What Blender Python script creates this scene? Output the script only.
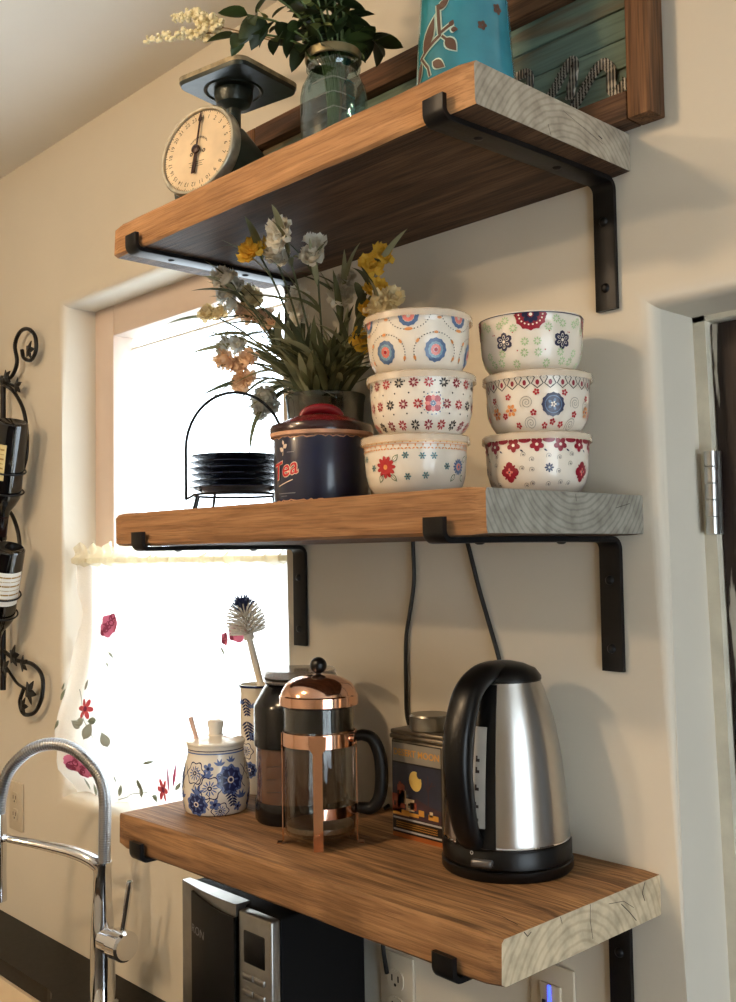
import bpy, bmesh, math, random
from mathutils import Vector, Matrix
from mathutils.geometry import tessellate_polygon
from math import sin, cos, pi, radians as R, sqrt, atan2

for o in list(bpy.data.objects): bpy.data.objects.remove(o)
scene = bpy.context.scene
COL = scene.collection

# ------------------------------------------------------------------ camera
CAM = Vector((0.68898, -1.11358, 1.77002)); YAW, PITCH, ROLL, FPX = 0.814028, 0.0527845, -0.0151022, 1034.54
FW = Vector((-sin(YAW)*cos(PITCH), cos(YAW)*cos(PITCH), sin(PITCH)))
_rt = FW.cross(Vector((0, 0, 1))).normalized(); _up = _rt.cross(FW)
RT = cos(ROLL)*_rt + sin(ROLL)*_up; UP = -sin(ROLL)*_rt + cos(ROLL)*_up
cd = bpy.data.cameras.new('camera'); cam = bpy.data.objects.new('camera', cd); COL.objects.link(cam)
cd.sensor_fit = 'VERTICAL'; cd.sensor_height = 36; cd.sensor_width = 36; cd.lens = FPX/1002*36
cd.clip_start = 0.02
cam.matrix_world = Matrix(((RT.x, UP.x, -FW.x, CAM.x), (RT.y, UP.y, -FW.y, CAM.y), (RT.z, UP.z, -FW.z, CAM.z), (0, 0, 0, 1)))
scene.camera = cam

# ------------------------------------------------------------------ world, exposure
w = bpy.data.worlds.new('overcast_sky'); scene.world = w; w.use_nodes = True
bg = w.node_tree.nodes['Background']; bg.inputs[0].default_value = (0.82, 0.91, 1.0, 1); bg.inputs[1].default_value = 7.8
scene.view_settings.view_transform = 'Standard'; scene.view_settings.look = 'None'
scene.view_settings.gamma = 1; scene.view_settings.use_curve_mapping = False
scene.view_settings.exposure = 0.0
LAMPS = [(-0.55, -1.45, 25), (-1.20, -2.50, 40)]      # ceiling lights: x, y, watts
LAMP_COL = (1.0, 0.72, 0.44)

# ------------------------------------------------------------------ pixel helpers (a pixel gives a direction only)
def ray(px, py): return (FW + RT*((px-368)/FPX) - UP*((py-501)/FPX)).normalized()
def at_y(px, py, y): d = ray(px, py); return CAM + d*((y-CAM.y)/d.y)
def at_z(px, py, z): d = ray(px, py); return CAM + d*((z-CAM.z)/d.z)
def at_x(px, py, x): d = ray(px, py); return CAM + d*((x-CAM.x)/d.x)
def facing(x, y): return atan2(CAM.y-y, CAM.x-x) + pi/2      # local -Y looks at where the camera stands

# ------------------------------------------------------------------ materials
MATS = {}
def srgb(c):
    f = lambda v: v/12.92 if v <= .04045 else ((v+.055)/1.055)**2.4
    return (f(c[0]/255), f(c[1]/255), f(c[2]/255), 1)
def mat(name, col, rough=.5, metal=0, var=.08, scale=30, bump=0, bscale=60, spec=.5, coat=0, trans=0, aniso=0, emit=None):
    if name in MATS: return MATS[name]
    m = bpy.data.materials.new(name); m.use_nodes = True; MATS[name] = m
    nt = m.node_tree; N = nt.nodes; L = nt.links; b = N['Principled BSDF']
    c = srgb(col); b.inputs['Base Color'].default_value = c
    b.inputs['Roughness'].default_value = rough; b.inputs['Metallic'].default_value = metal
    b.inputs['Specular IOR Level'].default_value = spec; b.inputs['Coat Weight'].default_value = coat
    if trans: b.inputs['Transmission Weight'].default_value = trans
    tc = N.new('ShaderNodeTexCoord')
    if var:
        n = N.new('ShaderNodeTexNoise'); n.inputs['Scale'].default_value = scale; n.inputs['Detail'].default_value = 5
        L.new(tc.outputs['Object'], n.inputs['Vector'])
        r = N.new('ShaderNodeValToRGB'); L.new(n.outputs['Fac'], r.inputs['Fac'])
        r.color_ramp.elements[0].position = .3; r.color_ramp.elements[1].position = .7
        r.color_ramp.elements[0].color = tuple(x*(1-var) for x in c[:3])+(1,)
        r.color_ramp.elements[1].color = tuple(min(1, x*(1+var)) for x in c[:3])+(1,)
        L.new(r.outputs['Color'], b.inputs['Base Color'])
    if bump:
        n2 = N.new('ShaderNodeTexNoise'); n2.inputs['Scale'].default_value = bscale; n2.inputs['Detail'].default_value = 6
        L.new(tc.outputs['Object'], n2.inputs['Vector'])
        bp = N.new('ShaderNodeBump'); bp.inputs['Strength'].default_value = bump; bp.inputs['Distance'].default_value = .004
        L.new(n2.outputs['Fac'], bp.inputs['Height']); L.new(bp.outputs['Normal'], b.inputs['Normal'])
    if emit: b.inputs['Emission Color'].default_value = srgb(emit[0]); b.inputs['Emission Strength'].default_value = emit[1]
    return m

def glass(name, tint=(255, 255, 255), refl=1.0, rough=.02, base=.04):
    """thin clear glass: see-through with Fresnel reflection"""
    if name in MATS: return MATS[name]
    m = bpy.data.materials.new(name); m.use_nodes = True; MATS[name] = m
    N = m.node_tree.nodes; L = m.node_tree.links; N.remove(N['Principled BSDF'])
    t = N.new('ShaderNodeBsdfTransparent'); t.inputs[0].default_value = srgb(tint)
    g = N.new('ShaderNodeBsdfGlossy'); g.inputs['Roughness'].default_value = rough
    lw = N.new('ShaderNodeLayerWeight'); lw.inputs[0].default_value = .18
    mr = N.new('ShaderNodeMapRange'); mr.inputs['To Min'].default_value = base; mr.inputs['To Max'].default_value = .55*refl
    L.new(lw.outputs['Facing'], mr.inputs['Value'])
    mx = N.new('ShaderNodeMixShader'); L.new(mr.outputs[0], mx.inputs[0]); L.new(t.outputs[0], mx.inputs[1]); L.new(g.outputs[0], mx.inputs[2])
    L.new(mx.outputs[0], N['Material Output'].inputs[0]); return m

def wood(name, cols, axis='X', sc=1.0, rough=.65, bump=.35, seed=0.0, fine=.8, patch=.9):
    """sawn wood with the grain running along one object axis"""
    if name in MATS: return MATS[name]
    m = bpy.data.materials.new(name); m.use_nodes = True; MATS[name] = m
    N = m.node_tree.nodes; L = m.node_tree.links; b = N['Principled BSDF']; b.inputs['Roughness'].default_value = rough
    b.inputs['Specular IOR Level'].default_value = .3
    tc = N.new('ShaderNodeTexCoord')
    def stretched(lo, hi, det, dist=0):
        mp = N.new('ShaderNodeMapping'); s = [hi, hi, hi]; s['XYZ'.index(axis)] = lo
        mp.inputs['Scale'].default_value = [q*sc for q in s]; mp.inputs['Location'].default_value = (seed, seed*1.7, seed*.6)
        L.new(tc.outputs['Object'], mp.inputs['Vector'])
        n = N.new('ShaderNodeTexNoise'); n.inputs['Scale'].default_value = 1; n.inputs['Detail'].default_value = det
        n.inputs['Distortion'].default_value = dist
        L.new(mp.outputs[0], n.inputs['Vector']); return n
    a = stretched(2.2, 26, 8, 1.2); f = stretched(7, 230, 4); pz = stretched(3.5, 6, 3)
    ra = N.new('ShaderNodeValToRGB'); L.new(a.outputs['Fac'], ra.inputs['Fac'])
    e = ra.color_ramp.elements; e[0].position = .33; e[0].color = srgb(cols[0]); e[1].position = .68; e[1].color = srgb(cols[2])
    k = ra.color_ramp.elements.new(.5); k.color = srgb(cols[1])
    rf = N.new('ShaderNodeValToRGB'); L.new(f.outputs['Fac'], rf.inputs['Fac'])
    rf.color_ramp.elements[0].position = .36; rf.color_ramp.elements[0].color = (.42, .38, .34, 1)
    rf.color_ramp.elements[1].position = .56; rf.color_ramp.elements[1].color = (1, 1, 1, 1)
    mu = N.new('ShaderNodeMix'); mu.data_type = 'RGBA'; mu.blend_type = 'MULTIPLY'; mu.inputs[0].default_value = fine
    L.new(ra.outputs[0], mu.inputs[6]); L.new(rf.outputs[0], mu.inputs[7])
    rp = N.new('ShaderNodeValToRGB'); L.new(pz.outputs['Fac'], rp.inputs['Fac'])
    rp.color_ramp.elements[0].position = .3; rp.color_ramp.elements[0].color = (.72, .68, .64, 1)
    rp.color_ramp.elements[1].position = .65; rp.color_ramp.elements[1].color = (1.08, 1.05, 1, 1)
    m2 = N.new('ShaderNodeMix'); m2.data_type = 'RGBA'; m2.blend_type = 'MULTIPLY'; m2.inputs[0].default_value = patch
    L.new(mu.outputs[2], m2.inputs[6]); L.new(rp.outputs[0], m2.inputs[7]); L.new(m2.outputs[2], b.inputs['Base Color'])
    bp = N.new('ShaderNodeBump'); bp.inputs['Strength'].default_value = bump; bp.inputs['Distance'].default_value = .002
    L.new(rf.outputs[0], bp.inputs['Height']); L.new(bp.outputs[0], b.inputs['Normal'])
    return m

def endgrain(name, cols, centre, rings=26):
    if name in MATS: return MATS[name]
    m = bpy.data.materials.new(name); m.use_nodes = True; MATS[name] = m
    N = m.node_tree.nodes; L = m.node_tree.links; b = N['Principled BSDF']; b.inputs['Roughness'].default_value = .8
    b.inputs['Specular IOR Level'].default_value = .25
    tc = N.new('ShaderNodeTexCoord'); mp = N.new('ShaderNodeMapping')
    mp.inputs['Location'].default_value = (0, -centre[0], -centre[1]); L.new(tc.outputs['Object'], mp.inputs['Vector'])
    wv = N.new('ShaderNodeTexWave'); wv.wave_type = 'RINGS'; wv.rings_direction = 'X'; wv.inputs['Scale'].default_value = rings
    wv.inputs['Distortion'].default_value = 2.2; wv.inputs['Detail'].default_value = 3; wv.inputs['Detail Scale'].default_value = 1.2
    L.new(mp.outputs[0], wv.inputs['Vector'])
    ns = N.new('ShaderNodeTexNoise'); ns.inputs['Scale'].default_value = 45; ns.inputs['Detail'].default_value = 8; L.new(tc.outputs['Object'], ns.inputs['Vector'])
    r1 = N.new('ShaderNodeValToRGB'); L.new(wv.outputs['Fac'], r1.inputs['Fac'])
    r1.color_ramp.elements[0].position = .0; r1.color_ramp.elements[0].color = srgb(cols[0]); r1.color_ramp.elements[1].position = .45; r1.color_ramp.elements[1].color = srgb(cols[1])
    r2 = N.new('ShaderNodeValToRGB'); L.new(ns.outputs['Fac'], r2.inputs['Fac'])
    r2.color_ramp.elements[0].position = .3; r2.color_ramp.elements[0].color = (.62, .6, .58, 1); r2.color_ramp.elements[1].position = .62; r2.color_ramp.elements[1].color = (1.05, 1.04, 1.02, 1)
    mu = N.new('ShaderNodeMix'); mu.data_type = 'RGBA'; mu.blend_type = 'MULTIPLY'; mu.inputs[0].default_value = .9
    L.new(r1.outputs[0], mu.inputs[6]); L.new(r2.outputs[0], mu.inputs[7]); L.new(mu.outputs[2], b.inputs['Base Color'])
    bp = N.new('ShaderNodeBump'); bp.inputs['Strength'].default_value = .4; bp.inputs['Distance'].default_value = .002
    L.new(ns.outputs['Fac'], bp.inputs['Height']); L.new(bp.outputs[0], b.inputs['Normal'])
    return m

def cloth(name, col, tr=.55):
    m = bpy.data.materials.new(name); m.use_nodes = True; MATS[name] = m
    N = m.node_tree.nodes; L = m.node_tree.links; N.remove(N['Principled BSDF'])
    d = N.new('ShaderNodeBsdfDiffuse'); d.inputs[0].default_value = srgb(col)
    t = N.new('ShaderNodeBsdfTranslucent'); t.inputs[0].default_value = srgb(col)
    p = N.new('ShaderNodeBsdfTransparent')
    a = N.new('ShaderNodeMixShader'); a.inputs[0].default_value = tr; L.new(d.outputs[0], a.inputs[1]); L.new(t.outputs[0], a.inputs[2])
    wv = N.new('ShaderNodeTexNoise'); wv.inputs['Scale'].default_value = 900; tc = N.new('ShaderNodeTexCoord'); L.new(tc.outputs['Object'], wv.inputs['Vector'])
    mr = N.new('ShaderNodeMapRange'); mr.inputs['To Min'].default_value = .1; mr.inputs['To Max'].default_value = .4; L.new(wv.outputs['Fac'], mr.inputs['Value'])
    q = N.new('ShaderNodeMixShader'); L.new(mr.outputs[0], q.inputs[0]); L.new(a.outputs[0], q.inputs[1]); L.new(p.outputs[0], q.inputs[2])
    L.new(q.outputs[0], N['Material Output'].inputs[0]); return m

# ------------------------------------------------------------------ mesh builder
class MB:
    def __init__(s): s.v = []; s.f = []; s.m = []
    def add(s, vs, fs, m=0):
        o = len(s.v); s.v += [tuple(p) for p in vs]; s.f += [tuple(i+o for i in f) for f in fs]; s.m += [m]*len(fs); return s
    def box(s, x0, x1, y0, y1, z0, z1, m=0):
        v = [(x, y, z) for z in (z0, z1) for y in (y0, y1) for x in (x0, x1)]
        return s.add(v, [(0, 2, 3, 1), (4, 5, 7, 6), (0, 1, 5, 4), (2, 6, 7, 3), (0, 4, 6, 2), (1, 3, 7, 5)], m)
    def bbox(s, x0, x1, y0, y1, z0, z1, r=.003, seg=2, m=0):      # bevelled box
        b = bmesh.new(); t = MB().box(x0, x1, y0, y1, z0, z1)
        vs = [b.verts.new(p) for p in t.v]; [b.faces.new([vs[i] for i in f]) for f in t.f]
        bmesh.ops.bevel(b, geom=list(b.edges), offset=r, segments=seg, profile=.5, affect='EDGES')
        return s.bm(b, m)
    def bm(s, b, m=0):
        b.verts.index_update(); s.add([v.co for v in b.verts], [[v.index for v in f.verts] for f in b.faces], m); b.free(); return s
    def lathe(s, prof, seg=40, c=(0, 0, 0), m=0, closed=False, wob=None):
        base = len(s.v); n = len(prof); idx = []
        for (r, z) in prof:
            if r < 1e-6: idx.append([len(s.v)]*seg); s.v.append((c[0], c[1], c[2]+z))
            else:
                row = []
                for k in range(seg):
                    a = 2*pi*k/seg; q = r*(1+(wob(a, z) if wob else 0)); row.append(len(s.v)); s.v.append((c[0]+q*sin(a), c[1]-q*cos(a), c[2]+z))
                idx.append(row)
        rng = range(n) if closed else range(n-1)
        for i in rng:
            a, b = idx[i], idx[(i+1) % n]
            for k in range(seg):
                q = [a[k], a[(k+1) % seg], b[(k+1) % seg], b[k]]
                u = []; [u.append(t) for t in q if t not in u]
                if len(u) > 2: s.f.append(tuple(u)); s.m.append(m)
        return s
    def tube(s, pts, r, seg=8, m=0, closed=False, flat=1.0, upv=None):
        P = [Vector(p) for p in pts]; n = len(P); rs = r if hasattr(r, '__len__') else [r]*n
        rows = []; prev = None
        for i in range(n):
            t = (P[(i+1) % n]-P[i-1]) if closed else (P[min(i+1, n-1)]-P[max(i-1, 0)])
            t.normalize()
            if upv is not None: a = Vector(upv)
            elif prev is None: a = Vector((0, 0, 1)) if abs(t.z) < .9 else Vector((1, 0, 0))
            else: a = prev
            a = (a - t*a.dot(t)).normalized(); b = t.cross(a); prev = a
            row = []
            for k in range(seg):
                q = 2*pi*(k+.5)/seg; row.append(len(s.v)); s.v.append(tuple(P[i]+a*cos(q)*rs[i]+b*sin(q)*rs[i]*flat))
            rows.append(row)
        for i in range(n if closed else n-1):
            a, b = rows[i], rows[(i+1) % n]
            for k in range(seg): s.f.append((a[k], a[(k+1) % seg], b[(k+1) % seg], b[k])); s.m.append(m)
        if not closed:
            s.f.append(tuple(reversed(rows[0]))); s.f.append(tuple(rows[-1])); s.m += [m, m]
        return s
    def sphere(s, c, r, seg=12, rings=8, m=0, sq=(1, 1, 1)):
        p = [(sin(pi*i/rings), -cos(pi*i/rings)) for i in range(rings+1)]
        o = len(s.v); s.lathe([(r*a if 0 < i < rings else 0, r*b) for i, (a, b) in enumerate(p)], seg, (0, 0, 0), m)
        for i in range(o, len(s.v)): v = s.v[i]; s.v[i] = (c[0]+v[0]*sq[0], c[1]+v[1]*sq[1], c[2]+v[2]*sq[2])
        return s
    def prism(s, loops, h0, h1, fn, m=0, sides=True):              # loops: outline then holes, 2D; fn(a,b,h)->xyz
        fl = [p for l in loops for p in l]; tri = tessellate_polygon([[Vector((p[0], p[1], 0)) for p in l] for l in loops]); n = len(fl)
        s.add([fn(p[0], p[1], h0) for p in fl]+[fn(p[0], p[1], h1) for p in fl], [t for t in tri]+[tuple(i+n for i in reversed(t)) for t in tri], m)
        if sides:
            o = len(s.v)-2*n; k0 = 0
            for l in loops:
                k = len(l)
                for i in range(k): a = k0+i; b = k0+(i+1) % k; s.f.append((o+a, o+b, o+n+b, o+n+a)); s.m.append(m)
                k0 += k
        return s
    def xf(s, M):
        s.v = [tuple(M @ Vector(p)) for p in s.v]; return s
    def mesh(s, name, mats, smooth=True, angle=40):
        me = bpy.data.meshes.new(name); me.from_pydata(s.v, [], s.f)
        for q in (mats if isinstance(mats, (list, tuple)) else [mats]): me.materials.append(q)
        me.polygons.foreach_set('material_index', s.m)
        b = bmesh.new(); b.from_mesh(me); bmesh.ops.recalc_face_normals(b, faces=b.faces)
        for e in b.edges: e.smooth = not (len(e.link_faces) == 2 and e.calc_face_angle(0) > R(angle))
        for f in b.faces: f.smooth = smooth
        b.to_mesh(me); b.free(); return me
    def build(s, name, mats, parent=None, smooth=True, angle=40, loc=None):
        o = bpy.data.objects.new(name, s.mesh(name, mats, smooth, angle)); COL.objects.link(o)
        if parent: o.parent = parent
        if loc: o.location = loc
        return o

def tag(o, label=None, cat=None, group=None, kind=None):
    if label: o['label'] = label
    if cat: o['category'] = cat
    if group: o['group'] = group
    if kind: o['kind'] = kind
    return o
def thing(name, label, cat, loc=(0, 0, 0), rz=0, group=None):
    o = bpy.data.objects.new(name, None); COL.objects.link(o); o.empty_display_size = .03
    o.location = loc; o.rotation_euler = (0, 0, rz); return tag(o, label, cat, group)
def inst(name, me, parent, M):
    if name == 'leaf' and parent.name.startswith('flower_bouquet'):
        tips = [Vector(parent.location)+M @ v.co for v in me.vertices]
        if max(q.z for q in tips) > 2.236 or max(q.y for q in tips) > -.004: return None
    o = bpy.data.objects.new(name, me); COL.objects.link(o); o.parent = parent; o.matrix_local = M; return o
def text2d(body, size, shear=0, bold=0, align='CENTER'):
    c = bpy.data.curves.new('t', 'FONT'); c.body = body; c.size = size; c.shear = shear; c.offset = bold; c.align_x = align; c.align_y = 'CENTER'; c.resolution_u = 3
    o = bpy.data.objects.new('t', c); COL.objects.link(o); bpy.context.view_layer.update()
    me = bpy.data.meshes.new_from_object(o.evaluated_get(bpy.context.evaluated_depsgraph_get()))
    v = [(p.co.x, p.co.y) for p in me.vertices]; f = [tuple(p.vertices) for p in me.polygons]
    bpy.data.objects.remove(o); bpy.data.curves.remove(c); bpy.data.meshes.remove(me); return v, f
def arc(cx, cy, r, a0, a1, n): return [(cx+r*cos(R(a0+(a1-a0)*i/n)), cy+r*sin(R(a0+(a1-a0)*i/n))) for i in range(n+1)]
def rrect(x0, x1, y0, y1, r, n=6):
    return arc(x1-r, y0+r, r, -90, 0, n)+arc(x1-r, y1-r, r, 0, 90, n)+arc(x0+r, y1-r, r, 90, 180, n)+arc(x0+r, y0+r, r, 180, 270, n)
def smooth_path(pts, n=6):                                          # Catmull-Rom
    P = [Vector(p) for p in pts]; out = []
    for i in range(len(P)-1):
        a, b, c, d = P[max(i-1, 0)], P[i], P[i+1], P[min(i+2, len(P)-1)]
        for k in range(n):
            t = k/n; out.append(.5*((2*b)+(c-a)*t+(2*a-5*b+4*c-d)*t*t+(3*b-3*c+d-a)*t**3))
    return out+[P[-1]]

class Print:
    """flat print laid on a surface: surf(u, v, off) -> xyz"""
    def __init__(s, surf, step=.005): s.b = MB(); s.surf = surf; s.step = step
    def ell(s, u, v, a, b, rot=0, m=0, ly=0, n=12):
        k = max(1, math.ceil(max(a, b)/s.step)); off = .0003+.0002*ly; c, d = cos(rot), sin(rot)
        vs = [s.surf(u, v, off)]; fs = []
        for j in range(1, k+1):
            for i in range(n):
                q = 2*pi*i/n; x, y = a*j/k*cos(q), b*j/k*sin(q); vs.append(s.surf(u+x*c-y*d, v+x*d+y*c, off))
        for i in range(n): fs.append((0, 1+i, 1+(i+1) % n))
        for j in range(1, k):
            for i in range(n): p = 1+(j-1)*n; q = 1+j*n; fs.append((p+i, q+i, q+(i+1) % n, p+(i+1) % n))
        s.b.add(vs, fs, m); return s
    def ring(s, u, v, r0, r1, m=0, ly=0, n=24, wav=0, k=8):
        off = .0003+.0002*ly; vs = []; fs = []
        for i in range(n):
            q = 2*pi*i/n; w_ = 1+wav*cos(k*q)
            for r in (r0, (r0+r1)/2, r1): vs.append(s.surf(u+r*w_*cos(q), v+r*w_*sin(q), off))
        for i in range(n):
            a = 3*i; b = 3*((i+1) % n); fs += [(a, a+1, b+1, b), (a+1, a+2, b+2, b+1)]
        s.b.add(vs, fs, m); return s
    def flower(s, u, v, n, r0, length, wid, m=0, ly=0, rot=0, seg=8):
        for i in range(n):
            q = rot+2*pi*i/n; d = r0+length/2; s.ell(u+d*cos(q), v+d*sin(q), length/2, wid/2, q, m, ly, seg)
        return s
    def dots(s, pts, r, m=0, ly=0):
        for p in pts: s.ell(p[0], p[1], r, r, 0, m, ly, 6)
        return s
    def line(s, pts, wd, m=0, ly=0):
        off = .0003+.0002*ly; P = []
        for i in range(len(pts)-1):
            a, b = pts[i], pts[i+1]; n = max(1, int(math.hypot(b[0]-a[0], b[1]-a[1])/s.step))
            P += [(a[0]+(b[0]-a[0])*t/n, a[1]+(b[1]-a[1])*t/n) for t in range(n)]
        P.append(pts[-1]); vs = []; fs = []
        for i, p in enumerate(P):
            a, b = P[max(i-1, 0)], P[min(i+1, len(P)-1)]; d = math.hypot(b[0]-a[0], b[1]-a[1]) or 1
            nx, ny = -(b[1]-a[1])/d*wd/2, (b[0]-a[0])/d*wd/2
            vs += [s.surf(p[0]+nx, p[1]+ny, off), s.surf(p[0]-nx, p[1]-ny, off)]
        fs = [(2*i, 2*i+1, 2*i+3, 2*i+2) for i in range(len(P)-1)]; s.b.add(vs, fs, m); return s
    def poly(s, pts, m=0, ly=0):
        t = tessellate_polygon([[Vector((p[0], p[1], 0)) for p in pts]]); off = .0003+.0002*ly
        s.b.add([s.surf(p[0], p[1], off) for p in pts], list(t), m); return s
    def text(s, body, u, v, size, m=0, ly=0, shear=0, bold=0, rot=0, off=None):
        vs, fs = text2d(body, size, shear, bold); c, d = cos(rot), sin(rot); off = .0003+.0002*ly if off is None else off
        s.b.add([s.surf(u+x*c-y*d, v+x*d+y*c, off) for x, y in vs], fs, m); return s
    def spiral(s, u, v, r, turns, wd, m=0, ly=0):
        n = int(14*turns); return s.line([(u+r*i/n*cos(2*pi*turns*i/n), v+r*i/n*sin(2*pi*turns*i/n)) for i in range(1, n+1)], wd, m, ly)
    def leaf(s, u, v, ln, wd, rot, m=0, ly=0):
        pts = [(ln*t, wd/2*sin(pi*t**.8)) for t in [i/6 for i in range(7)]]; pts += [(x, -y) for x, y in reversed(pts[1:-1])]
        c, d = cos(rot), sin(rot); return s.poly([(u+x*c-y*d, v+x*d+y*c) for x, y in pts], m, ly)

# shared materials
PAINT = mat('wall_paint', (214, 206, 190), .85, var=.03, scale=3, bump=.12, bscale=45, spec=.2)
WHITE_PAINT = mat('white_trim_paint', (226, 222, 214), .5, var=.03, scale=8)
CEIL = mat('ceiling_paint', (242, 236, 224), .9, var=.02, scale=4, spec=.2)
IRON = mat('black_iron', (26, 26, 28), .42, .6, var=.15, scale=60, bump=.05, bscale=200)
BLACKP = mat('black_plastic', (11, 11, 12), .32, var=.05, spec=.3)
CHROME = mat('chrome', (222, 224, 228), .06, 1, var=0)
WHITEP = mat('white_plastic', (228, 226, 220), .35, var=.02)

# ================================================================== the setting
ZC = .914                      # worktop
XD = lambda z: .018+.025*(2.07-z)/.96        # left side of the door recess leans a little
xs = [-3.0, -1.51, -.70, None, .97, 2.4]; zs = [0, 1.24, 2.07, 2.355, 2.75]
def wall_back():
    b = bmesh.new(); V = {}
    def vert(i, j, y=0):
        k = (i, j, y)
        if k not in V: V[k] = b.verts.new((XD(zs[j]) if xs[i] is None else xs[i], y, zs[j]))
        return V[k]
    hole = {(1, 1), (1, 2), (3, 0), (3, 1)}
    for i in range(5):
        for j in range(4):
            if (i, j) not in hole: b.faces.new([vert(i, j), vert(i+1, j), vert(i+1, j+1), vert(i, j+1)])
    def reveal(path, closed, d):
        es = []
        for k in range(len(path) if closed else len(path)-1):
            p, q = path[k], path[(k+1) % len(path)]
            b.faces.new([vert(*p), vert(*q), vert(*q, d), vert(*p, d)])
            es.append(b.edges.get([vert(*p), vert(*q)]))
        return es
    e1 = reveal([(1, 1), (2, 1), (2, 2), (2, 3), (1, 3), (1, 2)], True, .16)
    e2 = reveal([(3, 0), (3, 1), (3, 2), (4, 2), (4, 1), (4, 0)], False, .16)
    bmesh.ops.bevel(b, geom=e1+e2, offset=.024, segments=5, profile=.5, affect='EDGES')
    m = MB().bm(b); return tag(m.build('wall_back', PAINT, angle=60), kind='structure')
wall_back()
tag(MB().box(-3.06, 2.46, -3.6, .2, 2.75, 2.8).build('ceiling', CEIL), kind='structure')
tag(MB().box(-3.06, 2.46, -3.6, .2, -.05, 0).build('floor', wood('floor_boards', ((52, 36, 26), (72, 50, 36), (90, 64, 46)), 'X', .6)), kind='structure')
tag(MB().box(-3.06, -3.0, -3.6, .0, 0, 2.75).build('wall_left', PAINT), kind='structure')
tag(MB().box(-3.06, 2.46, -3.66, -3.6, 0, 2.75).build('wall_front', PAINT), kind='structure')
# right wall with a tall window that lets in the second daylight
wr = MB().prism([[(-3.6, 0), (0, 0), (0, 2.75), (-3.6, 2.75)], [(-1.75, .35), (-1.75, 2.3), (-.25, 2.3), (-.25, .35)]], 2.4, 2.46, lambda a, b, h: (h, a, b))
tag(wr.build('wall_right', PAINT), kind='structure')
w2 = MB()
for a, b_, c, d in ((-1.75, -1.69, .35, 2.3), (-.31, -.25, .35, 2.3), (-1.69, -.31, .35, .42), (-1.69, -.31, 2.23, 2.3), (-1.02, -.97, .42, 2.23)): w2.box(2.41, 2.45, a, b_, c, d)
o2 = tag(w2.build('window_2', WHITE_PAINT), kind='structure')
MB().box(2.428, 2.432, -1.69, -.31, .42, 2.23).build('pane', glass('window_glass', (250, 252, 252)), o2)

# window over the sink
WX0, WX1, WZ0, WZ1 = -1.51, -.70, 1.24, 2.355
win = bpy.data.objects.new('window_1', None); COL.objects.link(win); win.location = (-1.1, .12, WZ0); tag(win, 'white framed kitchen window in a deep plaster recess', kind='structure')
def wpart(name, x0, x1, y0, y1, z0, z1, m=WHITE_PAINT): return MB().bbox(x0+1.1, x1+1.1, y0-.12, y1-.12, z0-WZ0, z1-WZ0, .004).build(name, m, win)
FW_MAT = mat('window_frame_paint', (214, 196, 182), .5, var=.04, scale=10)
wpart('window_frame', -1.53, -1.428, .085, .15, 1.22, 2.37, FW_MAT); wpart('window_frame', -.76, -.68, .085, .15, 1.22, 2.37, FW_MAT)
wpart('window_frame', -1.428, -.76, .085, .15, 2.285, 2.37, FW_MAT); wpart('window_frame', -1.428, -.76, .085, .15, 1.22, 1.27, FW_MAT)
wpart('sash_bar', -1.428, -.76, .13, .145, 2.256, 2.263, WHITE_PAINT)
MB().box(-1.428+1.1, -.76+1.1, .012, .016, .03, 1.06).build('pane', glass('window_glass'), win)

# door in its recess
JAMB = mat('worn_cream_paint', (212, 204, 184), .55, var=.1, scale=25, bump=.2)
dr = bpy.data.objects.new('door_1', None); COL.objects.link(dr); tag(dr, 'dark brown worn door in a cream frame with a steel hinge', kind='structure')
def slab(name, xa, xb, y0, y1, z0, z1, m, lean=True):
    s = (lambda z: XD(z)-.018) if lean else (lambda z: 0)
    v = [(x+s(z), y, z) for z in (z0, z1) for y in (y0, y1) for x in (xa, xb)]
    return MB().add(v, [(0, 2, 3, 1), (4, 5, 7, 6), (0, 1, 5, 4), (2, 6, 7, 3), (0, 4, 6, 2), (1, 3, 7, 5)]).build(name, m, dr)
slab('jamb', .012, .035, .10, .16, 0, 2.085, JAMB); slab('head_jamb', .0, .99, .1, .16, 2.063, 2.09, JAMB, False)
def worn_door():
    m = wood('dark_worn_door', ((26, 19, 18), (38, 28, 26), (52, 40, 36)), 'Z', .8, .5)
    N = m.node_tree.nodes; L = m.node_tree.links; b = N['Principled BSDF']; src = b.inputs['Base Color'].links[0].from_socket
    tc = N.new('ShaderNodeTexCoord'); mp = N.new('ShaderNodeMapping'); mp.inputs['Scale'].default_value = (40, 10, 5); L.new(tc.outputs['Object'], mp.inputs[0])
    n = N.new('ShaderNodeTexNoise'); n.inputs['Scale'].default_value = 1; n.inputs['Detail'].default_value = 9; L.new(mp.outputs[0], n.inputs[0])
    r = N.new('ShaderNodeValToRGB'); r.color_ramp.elements[0].position = .62; r.color_ramp.elements[1].position = .66; L.new(n.outputs['Fac'], r.inputs[0])
    mx = N.new('ShaderNodeMix'); mx.data_type = 'RGBA'; L.new(r.outputs[0], mx.inputs[0]); L.new(src, mx.inputs[6]); mx.inputs[7].default_value = srgb((178, 172, 160)); L.new(mx.outputs[2], b.inputs['Base Color'])
    return m
slab('door_leaf', .037, .96, .112, .15, .005, 2.06, worn_door())
hg = MB(); zz = [1.79, 1.812, 1.833, 1.854, 1.875, 1.895]; hx = .043
STEEL = mat('hinge_steel', (190, 190, 188), .28, 1, var=.1, scale=80)
hg.box(hx-.013, hx+.008, .0985, .102, 1.79, 1.895); hinge = hg.build('hinge_plate', STEEL, dr)
for i in range(5): MB().lathe([(0, zz[i]+.0006), (.0085, zz[i]+.0006), (.0085, zz[i+1]-.0006), (0, zz[i+1]-.0006)], 16, (hx, .09, 0)).build('hinge_knuckle', STEEL, hinge)

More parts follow.
